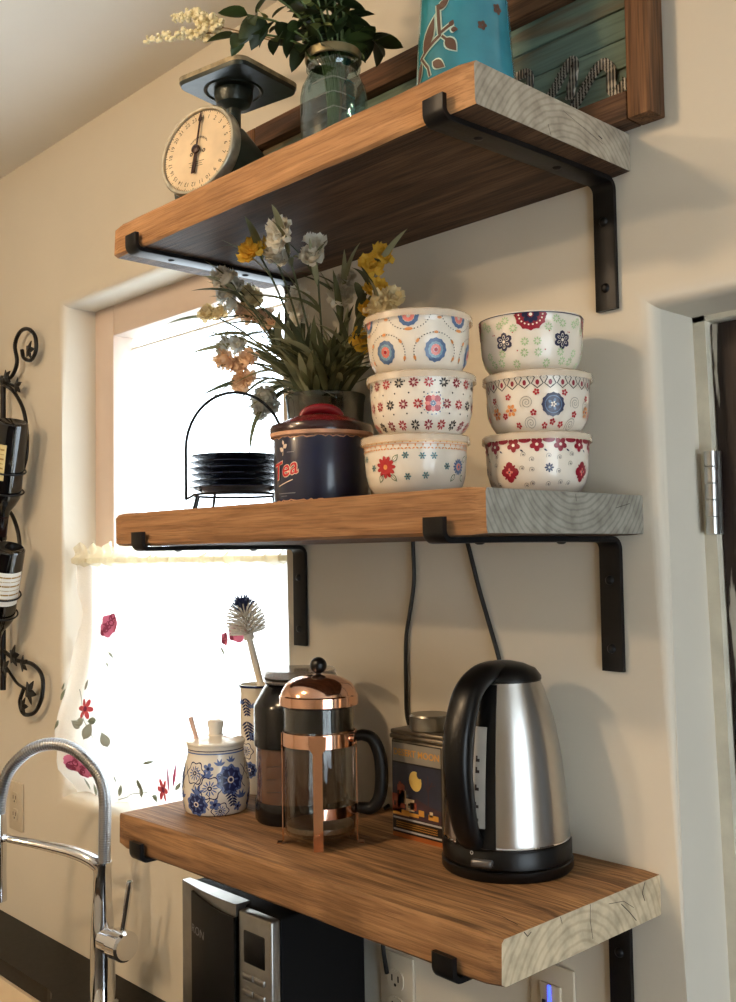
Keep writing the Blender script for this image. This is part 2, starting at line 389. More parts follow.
# ================================================================== worktop, sink, cabinets
GRAN = mat('dark_granite', (17, 14, 13), .38, var=.9, scale=110, spec=.15)
SX0, SX1, SY0, SY1 = -1.98, -1.215, -.56, -.135
sinkloop = rrect(SX0, SX1, SY0, SY1, .09, 8)
cn = MB().prism([[(-3, -.64), (-.1, -.64), (-.1, -.001), (-3, -.001)], list(reversed(sinkloop))], ZC-.035, ZC, lambda a, b, h: (a, b, h))
tag(cn.build('worktop', GRAN, smooth=False), 'dark granite worktop with an undermounted sink below the window', 'worktop')
CREAM = mat('cream_enamel', (222, 205, 178), .25, var=.03)
sk = MB(); loops = []
for ins, z in ((-.012, ZC-.0365), (.006, ZC-.0365), (.01, ZC-.06), (.02, ZC-.2), (.06, ZC-.225)): loops.append([(x, y, z) for x, y in rrect(SX0+ins, SX1-ins, SY0+ins, SY1-ins, .09-max(ins, 0)*.5, 8)])
n = len(loops[0]); sk.add([p for l in loops for p in l], [(i*n+k, i*n+(k+1) % n, (i+1)*n+(k+1) % n, (i+1)*n+k) for i in range(4) for k in range(n)]+[tuple(range(4*n, 5*n))])
so = tag(sk.build('kitchen_sink', CREAM, smooth=True), 'cream enamel sink basin set into the dark granite worktop', 'sink')
MB().lathe([(0, 0), (.03, 0), (.03, .004), (.036, .005), (.04, 0)], 20, (-1.6, -.35, ZC-.2248)).build('drain', CHROME, so)
CABM = mat('cabinet_paint', (190, 182, 166), .5, var=.04)
cabl = (('left of the sink', -2.99, -2.02), ('under the sink', -2.01, -1.1), ('under the microwave', -1.09, -.11))
for lab, a, b_ in cabl:
    t = thing('base_cabinet', 'cream painted base cabinet %s' % lab, 'cabinet', ((a+b_)/2, -.3, 0), group='base cabinets')
    h = (b_-a)/2; MB().bbox(-h, h, -.3, .28, .1, ZC-.236 if 'sink' in lab and 'under' in lab else ZC-.036, .003).box(-h+.02, h-.02, -.24, .28, 0, .1).build('body', CABM, t)
    for sx in (-1, 1):
        d = MB().bbox(min(sx*.004, sx*(h-.004)), max(sx*.004, sx*(h-.004)), -.322, -.301, .12, .66, .003).build('door', CABM, t)
        MB().sphere((sx*.05, -.337, .58), .015, 12, 8).build('knob', STEEL, d)

# ================================================================== shelves and brackets
Z = [2.2923, 1.84, 1.3858]; TH = .05; XR = [-.0034, 0, .009]; XL = [-.7462, -.7435, -.7371]; DEP = .30
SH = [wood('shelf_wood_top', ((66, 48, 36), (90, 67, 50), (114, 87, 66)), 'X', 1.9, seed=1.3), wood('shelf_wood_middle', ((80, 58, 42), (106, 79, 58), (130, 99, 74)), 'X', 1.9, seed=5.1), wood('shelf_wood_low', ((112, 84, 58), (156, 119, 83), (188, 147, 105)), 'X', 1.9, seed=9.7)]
FE = [wood('front_edge_top', ((160, 117, 79), (182, 137, 95), (200, 154, 110)), 'X', 1.9, seed=2.3, fine=.45, patch=.5), wood('front_edge_middle', ((132, 95, 64), (156, 116, 80), (176, 134, 95)), 'X', 1.9, seed=4.1, fine=.45, patch=.5), wood('front_edge_low', ((110, 80, 54), (140, 104, 70), (164, 125, 86)), 'X', 1.9, seed=7.7, fine=.45, patch=.5)]  # front edges coloured apart from the faces, palest on the top shelf, darkest lowest
EG = [endgrain('end_grain_top', ((152, 142, 126), (170, 160, 144)), (-.12, -.13), 42), endgrain('end_grain_middle', ((136, 132, 122), (156, 152, 141)), (-.14, .06), 42), endgrain('end_grain_low', ((194, 174, 144), (210, 192, 161)), (-.17, -.1), 30)]
SL = ['thick weathered wood shelf, the topmost, holding the vintage scale', 'thick weathered wood shelf holding the bowls and tea canister', 'thick weathered wood shelf, the lowest, holding the kettle and press']
def shelf(k):
    rnd = random.Random(k+3); L = XR[k]-XL[k]; n = 40; c = .0035; b = MB(); rows = []
    pr = [(-DEP+c, -TH), (-.002, -TH), (-.0005, -TH+.002), (-.0005, -.002), (-.002, 0), (-DEP+c, 0), (-DEP, -c), (-DEP, -TH+c)]
    ph = [rnd.uniform(0, 6) for _ in range(8)]
    for i in range(n+1):
        t = i/n; e = .004 if i in (0, n) else 0; x = -L+L*t if not 0 < i < n else -L+.003+(L-.006)*t
        row = []
        for j, (y, z) in enumerate(pr):
            wv = .0012*sin(ph[j]+t*9)+.0007*sin(ph[j]*2+t*31)+rnd.uniform(-.0004, .0004)
            if j in (5, 6, 7, 0): y += wv*.9
            if j in (6,): z += -abs(wv)
            if e: y += (.003 if y < -.2 else 0); z += (-.0015 if z > -.01 else .0015 if z < -TH+.01 else 0)
            row.append((x, y, z))
        rows.append(row)
    b.add([p for r in rows for p in r], [(i*8+j, i*8+(j+1) % 8, (i+1)*8+(j+1) % 8, (i+1)*8+j) for i in range(n) for j in range(8)])
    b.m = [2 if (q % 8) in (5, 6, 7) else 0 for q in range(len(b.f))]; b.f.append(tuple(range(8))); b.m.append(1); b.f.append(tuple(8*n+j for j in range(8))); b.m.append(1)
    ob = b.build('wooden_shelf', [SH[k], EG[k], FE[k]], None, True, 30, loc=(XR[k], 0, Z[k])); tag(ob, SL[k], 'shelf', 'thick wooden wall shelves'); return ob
shelves = [shelf(k) for k in range(3)]
# drying cracks in the end grain and the top of the boards
CRK = mat('crack_dark', (42, 30, 22), .9, var=.1)
def cracks(k, lines, plane):
    p = Print((lambda u, v, off: (off+.0002, u, v)) if plane == 'end' else (lambda u, v, off: (u, v, off+.0004)))
    for l, wd in lines:
        p.b = MB(); p.line([(q[0], q[1]) for q in l], wd); p.b.build('drying_crack', CRK, shelves[k], False)
cracks(2, [([(-.262, -.002), (-.256, -.008), (-.25, -.005)], .0011), ([(-.145, -.002), (-.146, -.02), (-.142, -.04)], .0008), ([(-.035, -.003), (-.041, -.014), (-.036, -.024)], .0012), ([(-.085, -.016), (-.07, -.028), (-.055, -.042)], .0011), ([(-.2, -.002), (-.197, -.01)], .0008), ([(-.11, -.01), (-.08, -.014), (-.06, -.026)], .0006)], 'end')
cracks(2, [([(-.012, -.256), (-.04, -.248), (-.07, -.247)], .0011), ([(-.012, -.04), (-.04, -.045)], .001)], 'top')
cracks(0, [([(-.07, -.022), (-.062, -.024)], .0014), ([(-.17, -.036), (-.165, -.048)], .0007), ([(-.14, -.012), (-.06, -.03)], .0005)], 'end')
cracks(1, [([(-.14, -.004), (-.139, -.012)], .0007), ([(-.06, -.018), (-.03, -.012)], .0006)], 'end')

def bracket_mesh():
    w_, t = .0155, .006; c = []                                       # strap path in (y,z), z=0 at the shelf's underside
    c += [(-.3085, .020), (-.3085, .004)]; c += [(y, z) for y, z in arc(-.2985, .005, .010, 180, 270, 5)][1:]
    c += [(-.2, -.004), (-.1, -.004)]; c += [(y, z) for y, z in arc(-.018, -.017, .013, 90, 0, 6)]
    c = [(y, z-.0) for y, z in c]; c += [(-.005, -.06), (-.005, -.168)]
    b = MB(); n = len(c); rows = []
    for i in range(n):
        a, d = c[max(i-1, 0)], c[min(i+1, n-1)]; l = math.hypot(d[0]-a[0], d[1]-a[1]); ny, nz = -(d[1]-a[1])/l*t/2, (d[0]-a[0])/l*t/2
        y, z = c[i]; rows.append([(-w_, y+ny, z+nz), (-w_+.001, y+ny*1.15, z+nz*1.15), (w_-.001, y+ny*1.15, z+nz*1.15), (w_, y+ny, z+nz), (w_, y-ny, z-nz), (w_-.001, y-ny*1.15, z-nz*1.15), (-w_+.001, y-ny*1.15, z-nz*1.15), (-w_, y-ny, z-nz)])
    b.add([p for r in rows for p in r], [(i*8+j, i*8+(j+1) % 8, i*8+8+(j+1) % 8, i*8+8+j) for i in range(n-1) for j in range(8)]+[tuple(range(8)), tuple(8*n-8+j for j in range(8))])
    return b.mesh('strap', IRON, True, 35)
STRAP = bracket_mesh()
SCREW_W = MB().lathe([(0, .004), (.003, .0038), (.0055, .0022), (.0062, 0)], 14).xf(Matrix.Rotation(R(90), 4, 'X')).mesh('screw', IRON)
SCREW_D = MB().lathe([(0, .0025), (.003, .0024), (.005, .0014), (.006, 0)], 14).xf(Matrix.Rotation(R(180), 4, 'X')).mesh('screw', IRON)
nm = ['topmost', 'middle', 'lowest']; side = ['end by the window', 'end by the door']
for k in range(3):
    for j, x in enumerate(((-.668, -.653, -.665)[k], (-.0395, -.0445, -.0455)[k])):
        t = thing('shelf_bracket', 'black iron strap bracket under the %s shelf, %s' % (nm[k], side[j]), 'bracket', (x, 0, Z[k]-TH), group='black iron shelf brackets')
        t.rotation_euler.z = R(((-1.5, -2.0), (-1.5, -3.2), (-.7, -2.6))[k][j])
        o = bpy.data.objects.new('strap', STRAP); COL.objects.link(o); o.parent = t
        for z in (-.055, -.14): inst('screw', SCREW_W, t, Matrix.Translation((0, -.0083, z)))
        for y in (-.24, -.1): inst('screw', SCREW_D, t, Matrix.Translation((0, y, -.0073)))

# ================================================================== ceiling lights
for (x, y, p), lb in zip(LAMPS, ('between the shelves and the room', 'in the middle of the room', 'over by the left wall')):
    t = thing('ceiling_light', 'small frosted dome ceiling light ' + lb, 'light', (x, y, 2.75), group='dome ceiling lights')
    MB().lathe([(.0, 0), (.085, 0), (.085, -.012), (.07, -.014), (0, -.014)], 32).build('trim_plate', WHITEP, t)
    em = bpy.data.materials.new('lit_dome'); em.use_nodes = True; N = em.node_tree.nodes; N.remove(N['Principled BSDF'])
    e = N.new('ShaderNodeEmission'); e.inputs[0].default_value = (*LAMP_COL, 1); e.inputs[1].default_value = p/(pi*2*pi*.065**2); em.node_tree.links.new(e.outputs[0], N['Material Output'].inputs[0])
    MB().lathe([(.065*sin(R(a)), -.0145-.065*cos(R(a))) if a else (0, -.0795) for a in range(0, 91, 15)], 20).build('glass_dome', em, t)

# ================================================================== curtain
CURT = cloth('sheer_curtain_cloth', (250, 247, 238), .6)
def sm(a, b, t): t = max(0, min(1, (t-a)/(b-a))); return t*t*(3-2*t)
def cy(x, z):
    y = .035+.006*sin(x*52+1.3*sin(z*5))+.003*sin(x*117+2)
    y -= .08*(1-sm(-1.5, -1.34, x))*(1-sm(1.28, 1.62, z))*sm(1.24, 1.34, z)*.9
    return y
def cxe(z): return -1.494+.012*sin((z-1.25)*19)+.01*sin((z-1.3)*41)
ct = thing('cafe_curtain', 'sheer white embroidered cafe curtain across the lower half of the window', 'curtain', (-1.1, .035, 1.24))
b = MB(); nx, nz = 130, 26; vs = []
for j in range(nz+1):
    for i in range(nx+1):
        z = 1.246+(1.768-1.246)*j/nz; x0 = cxe(z); x1 = -.722; x = x0+(x1-x0)*i/nx
        if j == 0: z += .006*abs(sin(x*40))
        vs.append((x+1.1, cy(x, z)-.035, z-1.24))
b.add(vs, [(j*(nx+1)+i, j*(nx+1)+i+1, (j+1)*(nx+1)+i+1, (j+1)*(nx+1)+i) for j in range(nz) for i in range(nx)])
b.build('curtain_cloth', CURT, ct)
b = MB(); vs = []; prof = [(.0, -.012), (-.013, -.006), (-.014, .006), (-.006, .012), (-.004, .02), (-.009, .034)]
for i in range(261):
    x = -1.497+.78*i/260; pk = 1+.35*sin(x*160)+.3*sin(x*71+1)
    for (dy, dz) in prof: vs.append((x+1.1+.002*sin(x*240), dy*pk+.004*sin(x*190), .528+dz*(1+.25*sin(x*97))))
b.add(vs, [(i*6+j, i*6+j+1, i*6+7+j, i*6+6+j) for i in range(260) for j in range(5)])
HEAD = cloth('gathered_heading_cloth', (232, 222, 190), .35); b.build('gathered_heading', HEAD, ct)
rod = tag(MB().tube([(-1.509, .037, 1.768), (-.701, .037, 1.768)], .006, 10).build('curtain_rod', mat('rod_white', (220, 214, 200), .4)), 'slim white tension rod carrying the cafe curtain', 'curtain rod')
def csurf(u, v, off): return (u+1.1, cy(u, v)-.037-off, v-1.24)
cp = Print(csurf, .004)
EM = [mat('thread_rose', (204, 112, 150), .8), mat('thread_dark_rose', (136, 50, 84), .8), mat('thread_red', (206, 84, 96), .8), mat('thread_leaf', (128, 140, 122), .8), mat('thread_grey', (150, 156, 146), .8)]
def cpx(px, py):
    p = at_y(px, py, .03)
    for _ in range(3): p = at_y(px, py, cy(p.x, p.z)-.003)
    return p.x, p.z
def rose(px, py, r):
    u, v = cpx(px, py); q = Print(csurf, .004)
    q.ell(u, v, r, r*.9, 0, 0, 0)
    for i in range(5): a = i*1.26; q.ell(u+.55*r*cos(a), v+.5*r*sin(a), r*.55, r*.45, a, i % 2, 1)
    q.ring(u, v, r*.2, r*.34, 1, 2); q.b.build('embroidered_rose', EM, ct, False)
def eflower(px, py, r, n=6, m=2):
    u, v = cpx(px, py); q = Print(csurf, .004); q.flower(u, v, n, r*.12, r*.9, r*.5, m, 0); q.ell(u, v, r*.25, r*.25, 0, 1, 1); q.b.build('embroidered_flower', EM, ct, False)
def eleaf(px, py, ln, wd, rot, m=3):
    u, v = cpx(px, py); q = Print(csurf, .004); q.leaf(u, v, ln, wd, R(rot), m); q.line([(u, v), (u+ln*cos(R(rot)), v+ln*sin(R(rot)))], .0012, 1 if m == 0 else 4, 1); q.b.build('embroidered_leaf', EM, ct, False)
for a in ((112, 623, .021), (104, 630, .017), (235, 632, .02), (225, 639, .013), (70, 764, .024), (78, 772, .016)): rose(*a)
for a in ((76, 710, .024), (90, 770, .02), (163, 790, .024)): eflower(*a)
for a in ((106, 652, .02, .005, -50), (109, 662, .012, .004, -70), (220, 646, .026, .006, -50), (127, 626, .004, .004, 0), (136, 780, .028, .014, -40), (141, 798, .03, .014, 100), (152, 796, .03, .013, -15), (120, 796, .026, .01, 80), (113, 776, .02, .006, -40), (142, 764, .03, .007, 15), (168, 794, .06, .009, 95, 0), (172, 788, .05, .006, 85, 0), (178, 790, .02, .008, 60), (60, 700, .03, .02, 60), (84, 722, .03, .016, 10), (62, 690, .02, .012, 100), (66, 742, .04, .024, 70, 4), (78, 752, .035, .02, 110, 4), (70, 722, .03, .02, 200, 4), (84, 690, .03, .016, 60, 4), (66, 730, .03, .018, 150, 4), (90, 790, .03, .01, 85), (96, 796, .03, .008, 80), (58, 720, .024, .014, 250)): eleaf(*a)
q = Print(csurf, .004); q.line([cpx(118, 800), cpx(132, 794), cpx(150, 792)], .002, 4); q.line([cpx(72, 690), cpx(70, 720), cpx(72, 752)], .002, 4); q.b.build('embroidered_stems', EM, ct, False)['kind'] = 'stuff'

# ================================================================== top shelf: kitchen scale
GREEN = mat('scale_green_enamel', (46, 54, 50), .35, .2, var=.3, scale=40, bump=.08)
BEZEL = mat('scale_bezel', (188, 180, 160), .35, .6, var=.25, scale=60)
DIAL = mat('aged_dial', (226, 202, 166), .5, var=.12, scale=22)
INK = mat('dial_ink', (40, 28, 24), .6, var=0); RUST = mat('rusty_edge', (150, 138, 112), .6, .3, var=.5, scale=60)
SCX, SCY = -.585, -.193; srz = R(14)
sc = thing('kitchen_scale', 'vintage dark green spring scale with a round aged dial and square tray', 'kitchen scale', (SCX, SCY, Z[0]), srz)
# body: slanting back from the dial
fr = rrect(-.056, .056, 0, .118, .03, 5); bk = rrect(-.05, .05, 0, .07, .012, 5); n = len(fr)
MB().add([(x, -.062, z) for x, z in fr]+[(x, -.02, z*1.06) for x, z in fr]+[(x, .085, z) for x, z in bk], [(r*n+i, r*n+(i+1) % n, r*n+n+(i+1) % n, r*n+n+i) for r in range(2) for i in range(n)]+[tuple(range(n)), tuple(2*n+i for i in range(n))]).build('body', GREEN, sc)
DR, DZ, TLT = .0715, .0785, R(10)
DM = Matrix.Translation((0, -.068, DZ)) @ Matrix.Rotation(R(90)-TLT, 4, 'X')       # local: x right, y up, z towards the room
MB().lathe([(0, -.012), (DR-.002, -.012), (DR, -.009), (DR, .004), (DR-.002, .0065), (DR-.006, .006), (DR-.0065, .002), (0, .002)], 56).xf(DM).build('bezel', BEZEL, sc)
dial = MB().lathe([(0, .0028), (DR-.007, .0028)], 56).xf(DM).build('dial', DIAL, sc)
dp = Print(lambda u, v, off: tuple(DM @ Vector((u, v, .0028+off))), .05)
for i in range(24):
    a = pi/2-2*pi*i/24; r = DR*.75; dp.text(str(i if i else 24), r*cos(a), r*sin(a), .0095, 0, 0, rot=a-pi/2 if 3 < i < 21 or True else 0)
dp.b.build('numerals', INK, dial, False)['kind'] = 'stuff'
dp = Print(lambda u, v, off: tuple(DM @ Vector((u, v, .0028+off))), .05)
for i in range(96):
    a = 2*pi*i/96; r0 = DR*(.84 if i % 4 == 0 else .865); dp.line([(r0*cos(a), r0*sin(a)), (DR*.89*cos(a), DR*.89*sin(a))], .0007 if i % 4 else .0011)
dp.ring(0, 0, DR*.893, DR*.9, n=48)
for y, wd in ((-.018, .03), (-.0215, .022), (-.025, .026)): dp.line([(-wd/2, y), (wd/2, y)], .0008)
dp.ring(-.012, -.004, .0014, .003); dp.ring(.012, -.002, .0014, .003)
dp.b.build('scale_marks', INK, dial, False)['kind'] = 'stuff'
dp = Print(lambda u, v, off: tuple(DM @ Vector((u, v, .0028+off))), .05); dp.line([(-.016+.0011*i, .022+.0025*sin(i*2.1)-.00004*(i-15)**2) for i in range(30)], .0009); dp.b.build('lettering', INK, dial, False)['kind'] = 'stuff'
NEED = mat('needle_brown', (48, 26, 20), .4, .3)
nd = MB().prism([[(-.0035, -.038), (.0035, -.038), (.0028, -.012), (.0012, 0), (.0012, .045), (.0035, .048), (0, .062), (-.0035, .048), (-.0012, .045), (-.0012, 0), (-.0028, -.012)]], .006, .0075, lambda a, b, h: (a, b, h)).xf(DM @ Matrix.Rotation(R(-1), 4, 'Z')).build('needle', NEED, sc)
MB().lathe([(0, .003), (.003, .003), (.003, .006), (.007, .006), (.007, .0095), (.004, .011), (0, .011)], 20).xf(DM).build('needle_hub', NEED, sc)
PZ = .200; MB().lathe([(.011, .115), (.011, PZ-.03), (.026, PZ-.022), (.03, PZ-.01), (.03, PZ-.002)], 28, (.0, .012, 0)).build('post', GREEN, sc)
tr_ = rrect(-.067, .067, -.067, .067, .018, 5); n = len(tr_)
trm = Matrix.Translation((.008, .014, PZ)) @ Matrix.Rotation(R(-4), 4, 'Z')
tray = MB().add([(x, y, 0) for x, y in tr_]+[(x*1.03, y*1.03, .006) for x, y in tr_]+[(x*1.03, y*1.03, .012) for x, y in tr_]+[(x*.97, y*.97, .012) for x, y in tr_]+[(x*.96, y*.96, .006) for x, y in tr_], [(r*n+i, r*n+(i+1) % n, r*n+n+(i+1) % n, r*n+n+i) for r in range(4) for i in range(n)]+[tuple(range(n)), tuple(4*n+i for i in range(n))]).xf(trm).build('weighing_tray', GREEN, sc)
MB().add([(x*1.034, y*1.034, .0055) for x, y in tr_]+[(x*1.036, y*1.036, .0125) for x, y in tr_], [(i, (i+1) % n, n+(i+1) % n, n+i) for i in range(n)]).xf(trm).build('worn_rim', RUST, tray)
MB().lathe([(.04, -.0004), (.043, -.0022), (.046, -.0004)], 40, (.0, .012, PZ)).build('tray_ring', GREEN, tray)

# ---------------------------------------------------------------- mason jar with greenery
MJ = (-.334, -.2); rz = facing(*MJ)
GL_BLUE = glass('blue_tinted_glass', (226, 238, 240), .9, .03, .05)
mj = thing('mason_jar', 'clear blue-tinted glass mason jar holding green stems', 'glass jar', (*MJ, Z[0]), rz)
pf = [(0, .002), (.038, .002), (.0445, .008), (.0455, .016), (.0455, .098), (.043, .112), (.037, .124), (.0345, .13), (.0345, .134), (.037, .137), (.037, .141), (.0348, .144), (.0355, .158), (.0362, .16)]
MB().lathe([(0, 0)]+[(r, z-.002) for r, z in pf[1:]]+[(r-.003, z) for r, z in reversed(pf[1:])]+[(0, .006)], 40).build('glass_body', GL_BLUE, mj)
p = Print(lambda u, v, off: ((.0457+off)*sin(u/.0456), -(.0457+off)*cos(u/.0456), v), .004)
for i in range(3): p.line([(-.03+.004*i, .10-.02*i), (0, .107-.02*i), (.03, .10-.02*i)], .002)
p.b.build('raised_scrolls', glass('raised_glass', (225, 235, 236), 1, .05, .25), mj, False)['kind'] = 'stuff'
MB().lathe([(.0372, .145), (.0385, .1465), (.0385, .157), (.0372, .1585)], 40).build('neck_band', mat('zinc_band', (150, 140, 110), .35, .9, var=.2), mj)
def leafmesh(name, L, W, m, cup=.25, bend=.2, n=6, tip=1.0):
    b = MB(); vs = []
    for i in range(n+1):
        t = i/n; wd = W/2*(sin(pi*min(1, t**.75*.98+.02)))**tip; z = -bend*L*t*t
        vs += [(-wd, L*t, z+cup*wd), (0, L*t, z), (wd, L*t, z+cup*wd)]
    b.add(vs, [(3*i+j, 3*i+j+1, 3*i+j+4, 3*i+j+3) for i in range(n) for j in range(2)]); return b.mesh(name, m)
def orient(p, d, roll=0, s=1):
    d = Vector(d).normalized(); u = Vector((0, 0, 1)) if abs(d.z) < .95 else Vector((1, 0, 0)); x = d.cross(u).normalized(); z = x.cross(d)
    M = Matrix(((x.x, d.x, z.x, p[0]), (x.y, d.y, z.y, p[1]), (x.z, d.z, z.z, p[2]), (0, 0, 0, 1)))
    return M @ Matrix.Rotation(roll, 4, 'Y') @ Matrix.Scale(s, 4)
LG = [mat('leaf_dark_green', (44, 58, 30), .45, var=.25, scale=60), mat('leaf_green', (66, 82, 40), .45, var=.25, scale=60), mat('leaf_pale', (150, 158, 92), .5, var=.2, scale=60), mat('stem_green', (96, 112, 62), .6)]
gb = thing('greenery_bunch', 'bunch of dark green oval leaves standing in the mason jar', 'greenery', (*MJ, Z[0]+.01), rz)
LM = [leafmesh('leaf', .044, .025, LG[0], .3, .25, tip=.7), leafmesh('leaf', .04, .023, LG[1], .25, .15, tip=.7), leafmesh('leaf', .036, .019, LG[2], .3, .3, tip=.7)]
rnd = random.Random(11)
for k in range(21):
    a = k*2.4; sp = .035+.06*((k*5) % 21)/21; hgt = .135+.17*(1-((k*5) % 21)/21)+.02*rnd.random()
    tip = Vector((sp*cos(a)*1.1-.03, sp*sin(a), .02+hgt)); base = Vector((.012*cos(a+2), .012*sin(a+2), .004)); neck = Vector((.016*cos(a), .016*sin(a), .14))
    path = smooth_path([base, (base+neck)/2, neck, (neck+tip)/2+Vector((0, 0, .015)), tip], 4)
    MB().tube(path, .0016, 5).build('stem', LG[3], gb)
    m = len(path)
    for j in range(7):
        q = path[min(m-1, 9+j)]; d = (path[min(m-1, 10+j)]-path[min(m-2, 8+j)]).normalized()
        for sgn in (-1, 1):
            if rnd.random() < .12: continue
            s = d.cross(Vector((0, 0, 1))).normalized()*sgn; dv = d*rnd.uniform(.1, .7)+s*rnd.uniform(.5, 1)+Vector((0, 0, rnd.uniform(-.75, .35)))
            inst('leaf', LM[0 if rnd.random() < .62 else 1 if rnd.random() < .72 else 2], gb, orient(q, dv, rnd.uniform(-.7, .7), rnd.uniform(.68, .98)))
    inst('leaf', LM[1], gb, orient(path[-1], path[-1]-path[-3], rnd.uniform(-.5, .5)))
CRM = mat('cream_blossom', (240, 230, 190), .7, var=.15, scale=90)
for k, (pts, w_) in enumerate((([(205, 33), (185, 34), (165, 37), (147, 40)], .0105), ([(218, 26), (204, 19), (188, 15), (174, 17)], .012))):
    t = thing('dried_flower_sprig', ('long slender dried sprig of small cream blossoms pointing past the scale', 'thicker dried sprig of cream blossoms just above the slender one')[k], 'dried flowers', (*MJ, Z[0]+.16), 0, 'cream dried sprigs')
    o = Vector((*MJ, Z[0]+.16)); P = smooth_path([at_y(x, y, -.235) for x, y in pts], 6)
    st = at_y(262, 36 if k == 0 else 38, -.215)
    MB().tube(smooth_path([Vector((.004*k, 0, -.148)), Vector((.004, 0, -.02)), st-o, P[0]-o], 5), .0011, 5).build('stem', mat('dry_stem', (120, 98, 66), .8), t)
    b = MB(); rnd = random.Random(k+40)
    for i, q in enumerate(P):
        f = 1-.45*i/len(P)
        for _ in range(5): b.sphere(q-o+Vector((rnd.uniform(-1, 1), rnd.uniform(-1, 1), rnd.uniform(-1, 1)))*w_*.8*f, w_*.55*f*rnd.uniform(.6, 1.1), 6, 4, 0, (1, 1, rnd.uniform(.6, 1)))
    b.build('blossoms', CRM, t, True)['kind'] = 'stuff'

# ---------------------------------------------------------------- turquoise vase
TV = (-.138, -.155); rz = facing(*TV)
TURQ = mat('turquoise_glaze', (54, 132, 150), .16, var=.22, scale=14, coat=.4)
tv = thing('ceramic_vase', 'tapering turquoise glazed vase with brown branch and leaf relief', 'vase', (*TV, Z[0]), rz)
tr0 = lambda z: .0655-.066*z
MB().lathe([(0, 0), (.062, 0), (tr0(.006), .006)]+[(tr0(z), z) for z in (.04, .08, .12, .16, .2)]+[(.056, .22), (.058, .226), (.052, .226), (.046, .2), (.058, .02), (0, .012)], 48).build('vase_body', TURQ, tv)
vs_ = lambda u, v, off: ((tr0(v)+.0006+off)*sin(u/.06), -(tr0(v)+.0006+off)*cos(u/.06), v)
BRN = [mat('brown_relief', (84, 60, 48), .6, var=.15), mat('pale_relief', (176, 204, 196), .3)]
def vpx(px, py):                                                     # pixel to (u,v) on the vase
    d = ray(px, py); M = Matrix.Rotation(-rz, 3, 'Z'); o = M @ (CAM-Vector((*TV, Z[0]))); d = M @ d; s = (-.058-o.y)/d.y; q = o+d*s
    r = tr0(q.z); return .06*math.asin(max(-.98, min(.98, q.x/r))), q.z
def branch(pts, w_): p = Print(vs_, .004); p.line([vpx(*q) for q in pts], w_*1.9, 1, 0); p.line([vpx(*q) for q in pts], w_, 0, 2); p.b.build('branch_relief', BRN, tv, False)
branch([(438, 0), (439, 20), (440, 33), (428, 42), (420, 50)], .0045); branch([(440, 31), (451, 24)], .004); branch([(442, 34), (450, 42)], .003); branch([(422, 50), (428, 62), (430, 72)], .003)
def vleaf(px, py, ln, wd, rot): u, v = vpx(px, py); p = Print(vs_, .004); p.leaf(u-.002*cos(R(rot)), v-.002*sin(R(rot)), ln*1.16, wd*1.3, R(rot), 1, 0); p.leaf(u, v, ln, wd, R(rot), 0, 2); p.b.build('leaf_relief', BRN, tv, False)
vleaf(446, 37, .023, .0125, -55); vleaf(433, 58, .02, .011, -35); vleaf(424, 46, .045, .016, 68); vleaf(450, 26, .009, .007, 60); vleaf(451, 29, .009, .007, -10); vleaf(421, 52, .03, .01, -100); vleaf(438, 6, .02, .01, 35)
p = Print(vs_, .004); u, v = vpx(482, 24); p.flower(u, v, 5, .0005, .006, .005, 0, 1); p.b.build('chip_relief', BRN, tv, False); p = Print(vs_, .004); u, v = vpx(497, 2); p.flower(u, v, 5, .0005, .007, .006, 0, 1); p.b.build('chip_relief', BRN, tv, False)

# ---------------------------------------------------------------- framed sign
SX0_, SX1_, SZ1 = -.76, .049, 2.518; SF = wood('sign_frame_wood', ((84, 58, 38), (112, 78, 50), (134, 96, 64)), 'Z', 1.4, seed=3); SFH = wood('sign_rail_wood', ((70, 48, 34), (94, 66, 46), (116, 84, 58)), 'X', 1.4, seed=4)
sg = thing('framed_wooden_sign', 'brown framed sign of weathered teal boards with corrugated metal script', 'wall sign', (-.35, -.018, Z[0]))
z0 = .0015; z1 = SZ1-Z[0]; xa, xb = SX0_+.35, SX1_+.35
MB().bbox(xa, xa+.036, -.02, .014, z0, z1, .002).build('frame_stile', SF, sg); MB().bbox(xb-.032, xb, -.02, .014, z0, z1, .002).build('frame_stile', SF, sg)
MB().bbox(xa+.0365, xb-.0325, -.02, .014, z0, z0+.036, .002).build('frame_rail', SFH, sg); MB().bbox(xa+.0365, xb-.0325, -.02, .014, z1-.036, z1, .002).build('frame_rail', SFH, sg)
TEAL = [wood('teal_board_a', ((92, 92, 76), (98, 118, 108), (110, 130, 119)), 'X', 1.1, .7, seed=2, fine=.3, patch=.4), wood('teal_board_b', ((104, 88, 66), (102, 122, 110), (114, 134, 121)), 'X', 1.1, .7, seed=6, fine=.3, patch=.4)]
zz = [z0+.0365, .075, .112, .15, z1-.0365]
for i in range(4): MB().bbox(xa+.0365, xb-.0325, -.002-.001*(i % 2), .01, zz[i]+.0008, zz[i+1]-.0008, .0012).build('board', TEAL[i % 2], sg)
CORR = mat('corrugated_zinc', (158, 152, 142), .55, .3, var=.25, scale=80)
